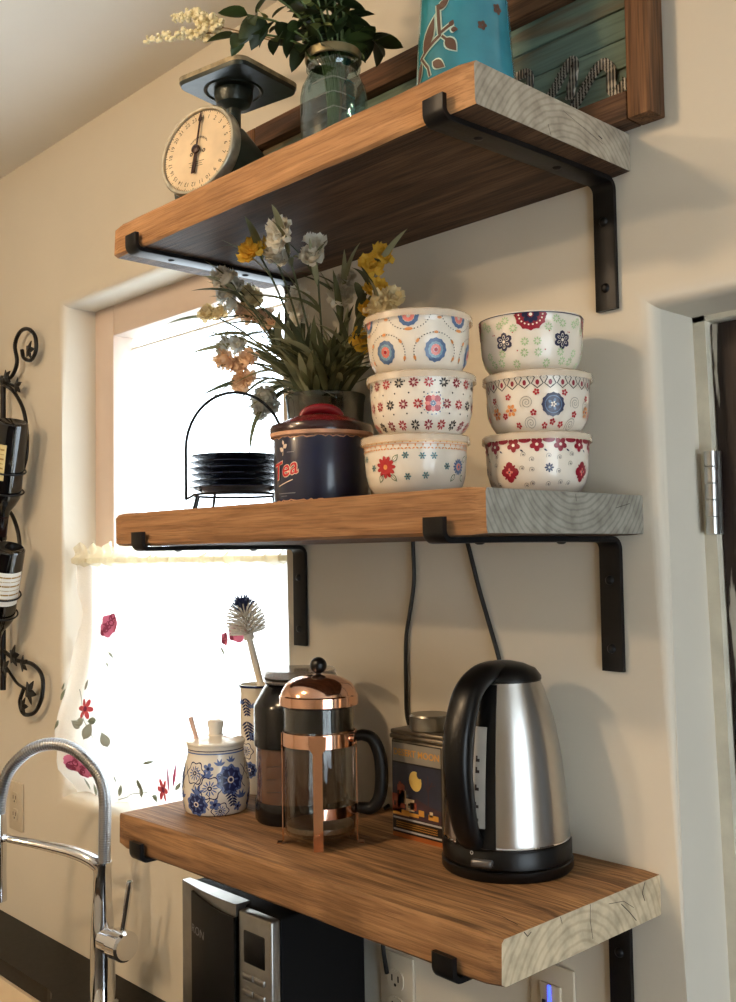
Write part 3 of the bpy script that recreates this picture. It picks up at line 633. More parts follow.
def stripes(m):
    N = m.node_tree.nodes; L = m.node_tree.links; b = N['Principled BSDF']; tc = N.new('ShaderNodeTexCoord'); wv = N.new('ShaderNodeTexWave'); wv.bands_direction = 'X'; wv.inputs['Scale'].default_value = 2*pi/(20*.0046); wv.inputs['Distortion'].default_value = .3
    L.new(tc.outputs['Object'], wv.inputs[0]); rp = N.new('ShaderNodeValToRGB'); rp.color_ramp.elements[0].position = .3; rp.color_ramp.elements[0].color = srgb((46, 44, 42)); rp.color_ramp.elements[1].position = .6; rp.color_ramp.elements[1].color = srgb((170, 164, 152))
    L.new(wv.outputs['Fac'], rp.inputs[0]); L.new(rp.outputs[0], b.inputs['Base Color'])
stripes(CORR)
def letter(pts, wd=.0135):
    P = smooth_path([at_y(x, y, -.022)-Vector((-.35, -.018, Z[0])) for x, y in pts], 10); b = MB(); vs = []
    P2 = []; [P2.append(q) for q in P if not P2 or (q-P2[-1]).length > .0012]; n = len(P2)
    for i, q in enumerate(P2):
        t = (P2[min(i+1, n-1)]-P2[max(i-1, 0)]).normalized(); nr = Vector((-t.z, 0, t.x))*wd/2
        for k in range(7):
            e = q+nr*(k-3)/3; c = -.0016*cos(e.x*2*pi/.0046); vs.append((e.x, -.0062+c, e.z))
    b.add(vs, [(i*7+k, i*7+k+1, i*7+8+k, i*7+7+k) for i in range(n-1) for k in range(6)])
    bk = [(v[0], -.0042, v[2]) for v in vs]; o = len(vs); b.add(bk, [(i*7+k, i*7+k+1, i*7+8+k, i*7+7+k) for i in range(n-1) for k in range(6)])
    for i in range(n-1): b.f += [(i*7, i*7+7, o+i*7+7, o+i*7), (i*7+6, i*7+13, o+i*7+13, o+i*7+6)]; b.m += [0, 0]
    b.build('metal_letter', CORR, sg, True, 60)
letter([(498, 92), (510, 82), (524, 74), (530, 76), (530, 92)], .012)
letter([(546, 104), (556, 88), (568, 66), (574, 62), (574, 76), (570, 100)])
letter([(572, 112), (580, 98), (594, 74), (604, 64), (612, 72), (612, 88), (616, 92), (624, 86), (628, 78)])
for i, q in enumerate(((526, 74), (572, 66), (572, 102), (627, 80))):
    c = at_y(*q, -.026)-Vector((-.35, -.018, Z[0])); MB().sphere((c.x, -.0078, c.z), .002, 8, 6).build('nail', INK, sg)

# ================================================================== middle shelf: wire rack of plates
PR = (-.6196, -.16); rz = facing(*PR)
pk = thing('plate_rack', 'black wire plate rack with a tall looped handle', 'plate rack', (*PR, Z[1]), rz)
WIRE = mat('black_wire', (20, 22, 26), .4, .5)
ring = [(.066*sin(2*pi*i/40), -.066*cos(2*pi*i/40), .027) for i in range(40)]
MB().tube(ring, .002, 8, closed=True).build('base_ring', WIRE, pk)
for a in (-62, -28, 62, 118, -118): MB().tube([(.066*sin(R(a)), -.066*cos(R(a)), .027), (.07*sin(R(a)), -.07*cos(R(a)), .012), (.073*sin(R(a)), -.073*cos(R(a)), .002)], .0022, 8).build('leg', WIRE, pk)
hp = [(-.0765, .0, .02), (-.0765, .0, .06)]+[(-.0765*cos(R(a)), 0, .098+.09*sin(R(a))) for a in range(0, 181, 9)]+[(.0765, 0, .06), (.0765, 0, .02)]
MB().tube(hp, .0024, 8).build('handle', WIRE, pk)
for sg_ in (-1, 1): MB().tube([(sg_*.0765, 0, .021), (sg_*.066, 0, .027)], .002, 6).build('handle_brace', WIRE, pk)
PLM = mat('dark_blue_plate', (20, 29, 54), .22, var=.1, coat=.3)
plm = MB().lathe([(0, 0), (.045, 0), (.05, .0015), (.069, .0075), (.0722, .0082), (.0725, .0094), (.069, .0094), (.05, .0036), (0, .0032)], 64, wob=lambda a, z: .012*cos(a*26) if z > .0074 else 0).mesh('plate', PLM, True, 50)
order = ['lowest of its stack', 'second from the bottom', 'third from the bottom', 'fourth from the bottom', 'second from the top', 'topmost of its stack']
for i in range(6):
    o = bpy.data.objects.new('small_plate', plm); COL.objects.link(o); o.location = (PR[0]+.0012*((i*7) % 3-1), PR[1]+.001*((i*5) % 3-1), Z[1]+.0295+.0096*i); o.rotation_euler = (0, 0, i*.8)
    tag(o, 'dark blue ruffled plate in the wire rack, %s' % order[i], 'plate', 'plates in the wire rack')

# ---------------------------------------------------------------- tea canister
TC = (-.3622, -.205); rz = facing(*TC)
NAVY = mat('navy_enamel', (18, 27, 58), .28, var=.12, coat=.3); RED = mat('dark_red_enamel', (118, 22, 34), .22, var=.12, coat=.4); DKRED = mat('dark_maroon_rim', (44, 14, 22), .25, coat=.3); CHIP = mat('bare_clay_edge', (196, 150, 120), .6, var=.3)
tc_ = thing('tea_canister', 'navy tea canister with a domed red lid and red Tea lettering', 'canister', (*TC, Z[1]), rz)
RB = .0648
MB().lathe([(0, 0), (RB-.004, 0), (RB-.001, .002), (RB, .006), (RB, .083), (RB-.001, .087), (RB-.003, .087), (RB-.004, .01), (0, .008)], 56).build('canister_body', NAVY, tc_)
lid = MB().lathe([(0, .0875), (RB+.002, .0875), (RB+.0045, .089), (RB+.005, .0935)], 56).build('lid', CHIP, tc_)
MB().lathe([(RB+.005, .0935), (RB+.0055, .1), (RB+.003, .105), (.058, .107)], 56).build('lid_rim', DKRED, lid)
MB().lathe([(.058, .107), (.054, .1095), (.04, .116), (.02, .1195), (0, .1205)], 56).build('lid_dome', RED, lid)
MB().tube([(.026*cos(R(a))*1.0, 0, .1175+.0125*sin(R(a))) for a in range(0, 181, 15)], [.005+.002*sin(R(a)) for a in range(0, 181, 15)], 10).build('lid_handle', RED, lid)
ts = lambda u, v, off: ((RB+off)*sin(u/RB), -(RB+off)*cos(u/RB), v)
TM = [mat('print_red', (196, 40, 48), .4), mat('print_cream', (232, 214, 196), .4), mat('print_grey', (120, 124, 136), .5)]
u0 = -.0565
p = Print(ts, .003); p.text('Tea', u0, .043, .031, 1, shear=.25, bold=.0011, rot=.2, off=.0009); p.b.build('letter_outline', TM, tc_, False)['kind'] = 'stuff'
p = Print(ts, .003); p.text('Tea', u0, .043, .031, 0, shear=.25, bold=.0002, rot=.2, off=.0013); p.b.build('tea_lettering', TM, tc_, False)['kind'] = 'stuff'
p = Print(ts, .003); p.line([(u0-.012, .022), (u0+.016, .03)], .0012, 1); p.line([(u0-.002, .062), (u0, .077)], .001, 1); p.leaf(u0, .072, .008, .006, R(35), 1); p.leaf(u0-.001, .068, .009, .006, R(150), 1); p.leaf(u0, .076, .007, .004, R(110), 1)
p.line([(u0+.006, .066), (u0+.018, .066)], .001, 2); p.line([(u0-.012, .0125), (u0+.02, .0125)], .001, 2); p.line([(u0-.006, .009), (u0+.006, .009)], .0008, 2); p.b.build('sprout_print', TM, tc_, False)['kind'] = 'stuff'
rnd = random.Random(5)
for v in (.086, .003):
    p = Print(ts, .003); pts = [(RB*(-1.5+3*i/40), v+rnd.uniform(-.0016, .0016)) for i in range(41)]; p.line(pts, .0016, 0); p.b.build('worn_edge', CHIP, tc_, False)

# ---------------------------------------------------------------- glass vase and artificial flowers
FV = (-.5127, -.0665)
fv = thing('glass_vase', 'dark green tinted glass vase behind the tea canister', 'vase', (*FV, Z[1]), 0)
MB().lathe([(0, 0), (.045, 0), (.05, .004), (.052, .03), (.056, .1), (.06, .165), (.0625, .176), (.0615, .178), (.058, .165), (.052, .1), (.048, .03), (.046, .01), (0, .008)], 40).build('glass_body', glass('green_vase_glass', (120, 150, 140), 1, .05, .08), fv)
def petal(name, col):
    m = mat(name, col, .7, var=.12, scale=90); N = m.node_tree.nodes; L = m.node_tree.links
    t = N.new('ShaderNodeBsdfTranslucent'); t.inputs[0].default_value = srgb(col); mx = N.new('ShaderNodeMixShader'); mx.inputs[0].default_value = .38
    L.new(N['Principled BSDF'].outputs[0], mx.inputs[1]); L.new(t.outputs[0], mx.inputs[2]); L.new(mx.outputs[0], N['Material Output'].inputs[0]); return m
FM = {'w': petal('petal_white', (228, 224, 210)), 'y': petal('petal_yellow', (228, 188, 70)), 'p': petal('petal_peach', (236, 208, 178)), 'c': petal('petal_cream', (230, 216, 174)), 'g': petal('petal_grey', (206, 210, 208))}
BL = [petal('blade_olive', (118, 124, 90)), petal('blade_dark', (90, 98, 74)), petal('blade_sage', (162, 164, 130))]
def petalflower(name, m, seed):
    r_ = random.Random(seed); b = MB()
    for lay, (n, L, W, tilt) in enumerate(((9, .016, .0115, .2), (8, .014, .0105, .65), (6, .011, .009, 1.05))):
        for i in range(n):
            a = 2*pi*i/n+lay*.4+r_.uniform(-.2, .2); l = L*r_.uniform(.8, 1.15); t = tilt+r_.uniform(-.2, .2); vs = []
            for k in range(4):
                f = k/3; wd = W/2*(.25+.95*f if k < 3 else .75); rr = l*f; q = .0025*sin(k*2.6+i*1.7)
                for s in (-1, 0, 1):
                    x = rr*cos(t*(.6+.4*f)); z = rr*sin(t*(.6+.4*f))+q+(.003*f if s else 0)+r_.uniform(-.0012, .0012); y = s*wd
                    vs.append((x*cos(a)-y*sin(a), x*sin(a)+y*cos(a), z))
            b.add(vs, [(3*k+j, 3*k+j+1, 3*k+j+4, 3*k+j+3) for k in range(3) for j in range(2)])
    b.sphere((0, 0, .004), .004, 6, 5); return b.mesh(name, m, True, 70)
FME = {k: petalflower('flower', m, i) for i, (k, m) in enumerate(FM.items())}
bq = thing('flower_bouquet', 'artificial bouquet of white, peach and yellow flowers with grassy leaves', 'flowers', (*FV, Z[1]+.012))
O = Vector((*FV, Z[1]+.012))
fl = [(280, 229, 'w'), (256, 248, 'y'), (272, 250, 'w'), (315, 245, 'w'), (346, 282, 'w'), (343, 292, 'w'), (382, 258, 'y'), (378, 290, 'y'), (386, 304, 'c'), (298, 296, 'w'), (300, 306, 'w'), (246, 309, 'p'), (266, 318, 'p'), (210, 314, 'c'), (222, 277, 'w'), (249, 294, 'c'), (362, 341, 'y'), (224, 361, 'p'), (241, 364, 'p'), (241, 384, 'p'), (263, 400, 'g'), (374, 314, 'y'), (232, 283, 'w'), (262, 410, 'g'), (392, 298, 'c'), (227, 346, 'g'), (228, 295, 'g')]
rnd = random.Random(21)
blade = [leafmesh('leaf', .10, .0105, BL[k], .35, .3, 7, .7) for k in range(3)]+[leafmesh('leaf', .075, .012, BL[k], .3, .75, 7, .7) for k in range(3)]
for i, (px, py, kd) in enumerate(fl):
    y = -.075-.0009*max(0, 290-px)-.0004*max(0, px-340)
    P = at_y(px, py, y)
    while P.z > Z[0]-TH-.028: y -= .005; P = at_y(px, py, y)
    if P.y > -.04: P.y = -.04
    tip = P-O; a = atan2(tip.y, tip.x); neck = Vector((.035*cos(a), .03*sin(a), .165)); base = Vector((-.02*cos(a), -.02*sin(a), .004))
    path = smooth_path([base, neck, neck*.45+tip*.55+Vector((0, 0, .02)), tip], 6)
    MB().tube(path, .0016, 5).build('stem', BL[1], bq)
    d = (path[-1]-path[-3]).normalized()
    for nf in range(3 if kd != 'y' else 2):                           # a small cluster of blossoms on each stem
        tp = tip-d*.011*nf+Vector((rnd.uniform(-1, 1), rnd.uniform(-1, 0), rnd.uniform(-.6, .6)))*(.011 if nf else 0)
        fd = d*.5+Vector((.55, -.6, .1))*.8+Vector((rnd.uniform(-1, 1), rnd.uniform(-1, 1), rnd.uniform(-1, 1)))*.45*min(nf, 1); z_ = fd.normalized(); x_ = z_.cross(Vector((0, 0, 1))).normalized(); y_ = z_.cross(x_)
        inst('flower', FME[kd], bq, Matrix(((x_.x, y_.x, z_.x, tp.x), (x_.y, y_.y, z_.y, tp.y), (x_.z, y_.z, z_.z, tp.z), (0, 0, 0, 1))) @ Matrix.Rotation(i*.9+nf, 4, 'Z') @ Matrix.Scale(1.2 if kd == 'y' else 1.12, 4))
    for j in range(6):
        k = rnd.randrange(5, len(path)-2); dd = (path[k+1]-path[k-1]).normalized(); s = Vector((rnd.uniform(-1, 1), rnd.uniform(-1, .5), rnd.uniform(-.1, .6)))
        inst('leaf', blade[rnd.randrange(6)], bq, orient(path[k], dd*.9+s*.55, rnd.uniform(-.8, .8), rnd.uniform(.7, 1.05)))
for i in range(150):                                                   # the grassy tuft around the rim
    a = rnd.uniform(0, 2*pi); r = rnd.uniform(.01, .045); q = Vector((r*cos(a), r*sin(a), rnd.uniform(.15, .2)))
    d = Vector((cos(a)*rnd.uniform(.1, .75), sin(a)*rnd.uniform(.1, .55)-.12, rnd.uniform(.6, 1.1)))
    inst('leaf', blade[rnd.randrange(6)], bq, orient(q, d, rnd.uniform(-1, 1), rnd.uniform(.8, 1.25)))

# ---------------------------------------------------------------- six painted bowls
CREAMC = mat('cream_glaze', (230, 220, 204), .22, var=.03, coat=.2)
LIDM = mat('clear_lid_plastic', (238, 222, 200), .25, var=.02); LIDM.node_tree.nodes['Principled BSDF'].inputs['Alpha'].default_value = .42
PC = dict(red=(176, 38, 44), crim=(142, 24, 44), navy=(26, 30, 66), blue=(84, 110, 146), lblue=(126, 158, 176), black=(30, 26, 26), orange=(222, 148, 86), green=(86, 108, 70), lgreen=(168, 196, 142), pink=(226, 130, 118), teal=(84, 128, 132), grey=(150, 142, 128), cream=(238, 228, 212), peach=(240, 206, 160))
PN = list(PC); PM = [mat('glaze_'+k, PC[k], .3, var=.06, coat=.1) for k in PN]; I = {k: i for i, k in enumerate(PN)}
BP = [(.045, 0), (.047, .002), (.052, .006), (.0575, .014), (.0608, .026), (.0622, .042), (.0628, .058), (.0634, .068)]
BH = .07
def br(z):
    z = max(0, min(.068, z))
    for (a, b), (c, d) in zip(BP, BP[1:]):
        if b <= z <= d: return a+(c-a)*(z-b)/(d-b)
    return BP[-1][0]
def bsurf(u, v, off):
    v = max(.0005, min(.0686, v)); r = br(v)+off+.0003; a = u/.0622; return (r*sin(a), -r*cos(a), v)
BM = MB().lathe([(0, .0015), (.04, .0015), (.042, 0)]+BP+[(.0645, .0695), (.064, .0705), (.062, .0705), (.0605, .066), (.059, .04), (.056, .018), (.046, .006), (0, .005)], 56).mesh('bowl_body', CREAMC)
LDM = MB().lathe([(0, .0712), (.058, .0712), (.0595, .073), (.0655, .073), (.0672, .0715), (.0675, .064), (.0663, .064), (.066, .0708)], 56).mesh('lid', LIDM)
def bowl(loc, design, label, lidded=True):
    t = thing('painted_bowl', label, 'bowl', loc, facing(loc[0], loc[1]), 'painted ceramic bowls stacked on the shelf')
    o = bpy.data.objects.new('bowl_body', BM); COL.objects.link(o); o.parent = t
    if lidded: o = bpy.data.objects.new('lid', LDM); COL.objects.link(o); o.parent = t
    p = Print(bsurf, .004); design(p); p.b.build('painted_pattern', PM, t, False)['kind'] = 'stuff'; return t
XMX = .0622*pi
def rep(n, ph=0): return [((i+ph)/n*2-1)*XMX for i in range(n)]
def d_paisley(p):                                                     # medallions and dotted swags
    for u in rep(6, .333):
        v = .024
        for m, r0, r1 in (('blue', .0095, .0138), ('lblue', .0066, .0095)): p.ring(u, v, r0, r1, I[m], 0, 24, .04, 12)
        p.ring(u, v, .003, .0064, I['pink'], 0, 18, .06, 8); p.ell(u, v, .0024, .0024, 0, I['red'], 1)
        p.dots([(u+.027*sin(R(a)), v-.003+.0235*cos(R(a))) for a in range(-112, 113, 8)], .0008, I['black'])
        for a in (-105, -55, 0, 55, 105): p.ell(u+.027*sin(R(a)), v-.003+.0235*cos(R(a)), .0028, .0017, R(-a), I['orange'], 1, 8)
        w_ = u+XMX/6
        p.ring(w_, .064, .0075, .0122, I['blue'], 0, 24, .04, 12); p.ring(w_, .064, .0025, .0068, I['pink'], 0, 16)
        p.dots([(w_+.026*sin(R(a)), .069-.021*cos(R(a))) for a in range(-84, 85, 9)], .0008, I['black'])
        p.ell(w_, .0485, .005, .002, 0, I['orange'], 1, 8); p.ell(u+.004, .062, .003, .0018, 0, I['orange'], 1, 8)
def d_daisies(p):                                                     # little red and black daisies
    for i, u in enumerate(rep(22, .5)):
        for j, v in enumerate((.011, .033, .056)):
            uu = u+(.0045 if j == 1 else 0); m = ('red', 'black', 'crim')[(i+2*j) % 3]
            if j == 1 and i % 7 == 4: continue
            p.flower(uu, v+.002*((i*3+j) % 3-1), 8, .0016, .0045, .0022, I[m], 0, .3*i)
        p.dots([(u+.0085, .022), (u-.006, .046), (u+.007, .06)], .0011, I['black'])
    for u in rep(3, .604):
        v = .033; p.ell(u, v, .0125, .0125, 0, I['cream'], 1, 20); p.flower(u, v, 4, .003, .0085, .009, I['red'], 2, pi/4); p.flower(u, v, 4, .003, .007, .005, I['pink'], 3, 0); p.flower(u, v, 8, .0008, .003, .0016, I['blue'], 4); p.dots([(u+.0128*cos(R(a)), v+.0128*sin(R(a))) for a in range(0, 360, 24)], .0009, I['blue'], 3)
def d_garden(p):                                                      # red and blue daisies, yellow rim
    p.line([(-XMX, .065), (XMX, .065)], .006, I['peach']); p.line([(-XMX, .0605), (XMX, .0605)], .0007, I['orange'])
    for u in rep(44): p.flower(u, .0565, 3, .0008, .0035, .0018, I['orange'], 0, -pi/2-1.05); p.ell(u+.003, .0625, .001, .001, 0, I['orange'], 1, 6)
    for i, u in enumerate(rep(4, .611)):
        v = .034
        if i % 2 == 1:
            p.flower(u, v, 11, .002, .0118, .0055, I['red'], 0); p.ell(u, v, .003, .003, 0, I['orange'], 2)
        else:
            p.flower(u, v, 14, .004, .006, .003, I['blue'], 0); p.ring(u, v, .002, .004, I['pink'], 1, 14); p.ell(u, v, .002, .002, 0, I['blue'], 2)
        for a, dx, dy in ((-125, -.006, -.009), (-50, .007, -.009), (50, .01, .006)): p.leaf(u+dx, v+dy, .011, .0062, R(a), I['green'], 0); p.leaf(u+dx+.001*cos(R(a)), v+dy+.001*sin(R(a)), .0085, .0042, R(a), I['cream'], 1); p.line([(u+dx, v+dy), (u+dx+.009*cos(R(a)), v+dy+.009*sin(R(a)))], .0006, I['green'], 2)
        for dx, dy in ((.026, .013), (.046, .012), (.06, .012), (.028, -.012), (.05, -.011), (-.02, .0)): p.flower(u+dx, v+dy, 6, .0009, .0037, .002, I['teal']); p.ell(u+dx, v+dy, .001, .001, 0, I['black'], 1, 6)
def d_medallion(p):                                                   # red medallions at the rim, navy stars, green rosettes
    for u in rep(4):
        p.ell(u, .0655, .0182, .0155, 0, I['crim'], 0, 24); p.ring(u, .0655, .0145, .0182, I['crim'], 1, 36, .06, 12); p.flower(u, .0655, 8, .003, .0075, .006, I['navy'], 2); p.ell(u, .0655, .002, .002, 0, I['cream'], 4)
        p.dots([(u+.0138*cos(R(a)), .0655+.012*sin(R(a))) for a in range(180, 361, 20)], .0011, I['cream'], 3)
        for s in (-1, 1):
            v = .036
            for dx, dy in ((.0075, .026), (.0085, .013), (.021, .043), (.031, .053)): p.flower(u+s*dx, dy+.008, 8, .0018, .0034, .0018, I['lgreen'])
            p.flower(u+s*.058, .058-.002, 8, .0018, .0034, .0018, I['lgreen']); p.flower(u+s*.06, .022, 8, .0018, .0034, .0018, I['lgreen']); p.flower(u+s*.042, .012, 8, .0018, .0034, .0018, I['lgreen']); p.flower(u+s*.02, .009, 8, .0018, .0034, .0018, I['lgreen'])
            p.dots([(u+s*.022, .046), (u+s*.017, .024), (u+s*.05, .046)], .0009, I['red'])
    for a_ in (-31, 36, 105, 170, -103):
        x = .0622*R(a_); v = .036; p.flower(x, v, 6, .001, .0105, .0085, I['navy'], 0, .52); p.flower(x, v, 6, .003, .005, .0034, I['cream'], 2, .52); p.flower(x, v, 6, .0035, .0038, .0022, I['navy'], 3, .52); p.ell(x, v, .002, .002, 0, I['cream'], 3)
    p.line([(-XMX, .0683), (XMX, .0683)], .0015, I['navy'], 5)
def d_lattice(p):                                                     # black lattice border, navy disc, swirls
    n = 26
    for u in rep(n):
        h = XMX/n; p.line([(u-h, .0665), (u-.4*h, .063), (u-h*.9, .056), (u, .0505), (u+h*.9, .056), (u+.4*h, .063), (u+h, .0665)], .0012, I['black']); p.ell(u, .0572, .0022, .0034, 0, I['crim'], 1, 8); p.dots([(u+h, .0625), (u+h, .065), (u, .0665)], .0006, I['grey'])
    for i, u in enumerate(rep(3, .642)):
        v = .031; p.ell(u, v, .0135, .0135, 0, I['navy'], 1, 24); p.ring(u, v, .0115, .0138, I['navy'], 2, 40, .06, 12); p.flower(u, v, 5, .0015, .006, .0035, I['blue'], 3); p.ring(u, v, .0095, .0105, I['blue'], 3, 24); p.flower(u, v, 5, .0008, .003, .002, I['cream'], 4)
        for dx, dy in ((-.032, .034), (.03, .033), (-.028, .01), (.028, .008), (-.078, .03)): p.spiral(u+dx, dy, .0082, 2.6, .0007, I['grey'])
        for dx, dy in ((-.052, .026), (.054, .024)): p.flower(u+dx, dy, 6, .0022, .0055, .0042, I['orange'], 1); p.ell(u+dx, dy, .0016, .0016, 0, I['crim'], 2)
        for dx, dy in ((-.02, .046), (.014, .045), (-.055, .042), (-.024, .022), (.0, .011), (.03, .02), (-.045, .008), (-.062, .02), (.052, .04), (.012, .008), (-.01, .007)): p.flower(u+dx, dy, 5, .0009, .0032, .0028, I['red'], 1, dx*90)
def d_crimson(p):                                                     # crimson flowered rim and crosses
    for i, u in enumerate(rep(14)):
        p.flower(u, .0575, 5, .0012, .0075, .0065, I['crim'], 0, -pi/2); p.ell(u, .0575, .0018, .0018, 0, I['cream'], 2); p.ell(u+XMX/14, .063, .0075, .0035, 0, I['crim'], 1, 12); p.leaf(u+.008, .052, .005, .002, -.6, I['navy'])
    for u in rep(4, .644):
        v = .026; p.flower(u, v, 4, .001, .0115, .0105, I['crim'], 0, pi/2); p.flower(u, v, 4, .003, .0085, .003, I['crim'], 1, pi/4); p.flower(u, v, 4, .001, .004, .003, I['pink'], 2, pi/2); p.ell(u, v, .0012, .0012, 0, I['navy'], 4, 6)
        x = u+XMX/4; p.flower(x, .03, 8, .001, .0048, .0024, I['navy'], 1); 
        for dx, dy in ((-.02, .04), (-.02, .028), (-.02, .012), (.0, .044), (.0, .011), (.013, .042), (.012, .026), (.016, .013), (-.03, .046), (.028, .035), (.03, .046), (-.032, .03), (-.028, .01), (.028, .012)): p.spiral(x+dx, dy, .0035, 1.6, .0006, I['grey']); p.ell(x+dx, dy, .0008, .0008, 0, I['navy'], 1, 6)
LS = [(-.1921, -.2), (-.1802, -.2), (-.1843, -.2)]; RS = [(-.0905, -.09), (-.0875, -.09), (-.0955, -.09)]
PIT = .0733
bowl((*LS[0], Z[1]), d_garden, 'cream bowl painted with red and blue daisies under a yellow rim')
bowl((*LS[1], Z[1]+PIT), d_daisies, 'cream bowl covered in tiny red and black daisies')
bowl((*LS[2], Z[1]+2*PIT), d_paisley, 'cream bowl with blue medallions and dotted orange swags')
bowl((*RS[0], Z[1]), d_crimson, 'cream bowl with crimson flowers and a crimson petalled rim')
bowl((*RS[1], Z[1]+PIT), d_lattice, 'cream bowl with a black lattice border, swirls and navy disc')
bowl((*RS[2], Z[1]+2*PIT), d_medallion, 'cream bowl with red rim medallions, navy stars and green rosettes', False)

# ================================================================== lowest shelf: blue and white jar
ZL = Z[2]
DELFT = mat('delft_glaze', (226, 220, 206), .18, var=.03, coat=.4)
DB = [mat('delft_navy', (30, 40, 84), .25, var=.15, scale=120), mat('delft_blue', (92, 112, 164), .25, var=.15, scale=120), DELFT]
def interp(P, z):
    z = max(P[0][1], min(P[-1][1], z))
    for (a, b), (c, d) in zip(P, P[1:]):
        if b <= z <= d: return a+(c-a)*(z-b)/(d-b+1e-9)
    return P[-1][0]
JP = (-.6425, -.1855); rz = facing(*JP)
jr = thing('lidded_jar', 'blue and white floral ceramic jar with a white lid', 'jar', (*JP, ZL+.0006), rz)
JR = [(.046, .001), (.0475, .004), (.0505, .02), (.0512, .036), (.0498, .054), (.0462, .072), (.0432, .084), (.0422, .092), (.0436, .0975)]
MB().lathe([(0, .002), (.043, .002), (.044, 0)]+JR+[(.0436, .1), (.041, .1), (.04, .09), (.045, .06), (.045, .012), (0, .008)], 48).build('jar_body', DELFT, jr)
jl = MB().lathe([(.0, .1005), (.0445, .1005), (.0455, .103), (.0445, .1055), (.036, .108), (.02, .111), (.011, .1125)], 48).build('lid', DELFT, jr)
MB().lathe([(.0125, .112), (.0105, .115), (.0115, .122), (.0135, .129), (.013, .134), (.008, .137), (0, .1375)], 28, wob=lambda a, z: .06*cos(2*a) if z > .118 else 0).build('knob', DELFT, jl)
js = lambda u, v, off: ((interp(JR, v)+off+.0003)*sin(u/.049), -(interp(JR, v)+off+.0003)*cos(u/.049), v)
p = Print(js, .003); p.line([(-.153, .0945), (.153, .0945)], .0014, 0); p.line([(-.153, .0905), (.153, .0905)], .0018, 1); p.b.build('neck_bands', DB, jr, False)['kind'] = 'stuff'
def delft(p, u, v, kind, s=1):
    if kind == 'big': p.flower(u, v, 9, .003*s, .0125*s, .0095*s, 0, 0); p.ring(u, v, .0125*s, .0165*s, 1, 0, 40, .09, 9); p.flower(u, v, 7, .004*s, .006*s, .002*s, 1, 1); p.ring(u, v, .0025*s, .004*s, 2, 2, 14); p.ell(u, v, .0024*s, .0024*s, 0, 0, 3)
    if kind == 'open': p.ring(u, v, .0118*s, .0132*s, 0, 0, 40, .12, 6); p.flower(u, v, 12, .003*s, .006*s, .0016*s, 1, 0); p.ell(u, v, .0028*s, .0028*s, 0, 0, 1); p.ell(u, v, .0012*s, .0012*s, 0, 2, 2, 6)
    if kind == 'fern':
        p.line([(u, v), (u+.004*s, v-.022*s)], .0012, 0)
        for i in range(6):
            t = i/6; x, y = u+.004*s*t, v-.022*s*t
            for sg_ in (-1, 1): p.leaf(x, y, (.011-.006*t)*s, .0026*s, R(-90+sg_*55), 0)
    if kind == 'sprig':
        for a in (30, 70, 110, 150): p.leaf(u, v, .009*s, .003*s, R(a), (0, 1)[a % 20 == 10])
    if kind == 'bud': p.flower(u, v, 5, .001*s, .005*s, .004*s, 1, 0); p.ell(u, v, .0018*s, .0018*s, 0, 0, 1)
    if kind == 'vine': p.line([(u+.004*s*sin(i*.9), v+.0035*s*i) for i in range(-4, 5)], .0011, 0)
p = Print(js, .003)
for k in range(3):
    o_ = k*.1026
    for du, dv, kd, s_ in ((.022, .053, 'big', 1.05), (-.009, .042, 'open', 1.05), (.022, .04, 'fern', 1.0), (-.03, .018, 'big', .85), (-.03, .05, 'vine', 1.2), (-.012, .07, 'bud', 1.2), (.006, .074, 'sprig', 1.0), (.026, .078, 'sprig', .9), (-.002, .018, 'bud', 1.2), (-.014, .057, 'sprig', 1.1), (-.034, .063, 'open', 1.0), (-.028, .034, 'sprig', 1.2), (.006, .008, 'open', .8), (.04, .024, 'sprig', 1.2), (.046, .056, 'vine', 1), (.034, .012, 'bud', 1), (-.012, .022, 'vine', .7)):
        u = du+o_
        if u > .154: u -= .3079
        delft(p, u, dv, kd, s_*1.22)
p.b.build('painted_flowers', DB, jr, False)['kind'] = 'stuff'
sp = thing('honey_spoon', 'pinkish wooden spoon handle leaning out of the lidded jar', 'spoon', (*JP, ZL+.05), rz)
MB().tube([(-.028, -.004, .056), (-.033, -.004, .074), (-.038, -.004, .092)], [.0034, .0036, .004], 10).build('spoon_handle', mat('spoon_wood', (214, 176, 156), .6, var=.1), sp)

# ---------------------------------------------------------------- tall blue and white vase with a dish brush
TVS = (-.692, -.066); rz = facing(*TVS)
tb = thing('utensil_vase', 'tall narrow blue and white vase holding the dish brush', 'vase', (*TVS, ZL), rz)
TR = [(.024, .001), (.0255, .006), (.0275, .05), (.0295, .11), (.0298, .14), (.0285, .16), (.0292, .168), (.0312, .173)]
MB().lathe([(0, .002), (.022, .002), (.023, 0)]+TR+[(.0312, .1755), (.0292, .1755), (.0275, .165), (.0275, .14), (.025, .05), (.022, .01), (0, .008)], 40).build('vase_body', DELFT, tb)
vt = lambda u, v, off: ((interp(TR, v)+off+.0003)*sin(u/.029), -(interp(TR, v)+off+.0003)*cos(u/.029), v)
p = Print(vt, .003); p.line([(-.0911, .1735), (.0911, .1735)], .004, 0)
for k in range(4):
    o_ = -.068+.0455*k
    for du, dv, kd, s_ in ((0, .155, 'fern', 1.3), (.004, .118, 'fern', 1.4), (-.018, .1, 'vine', 1.6), (0, .07, 'open', 1), (.012, .14, 'sprig', 1.1), (-.012, .145, 'sprig', 1.2), (.006, .04, 'big', .8), (.014, .095, 'bud', 1.2)): delft(p, o_+du, dv, kd, s_)
p.b.build('painted_ferns', DB, tb, False)['kind'] = 'stuff'
b0 = at_y(265, 702, -.066); b1 = at_y(249, 637, -.07); b2 = at_y(243, 606, -.072); bo = Vector((*TVS, ZL+.02)); ax = (b1-b0).normalized()
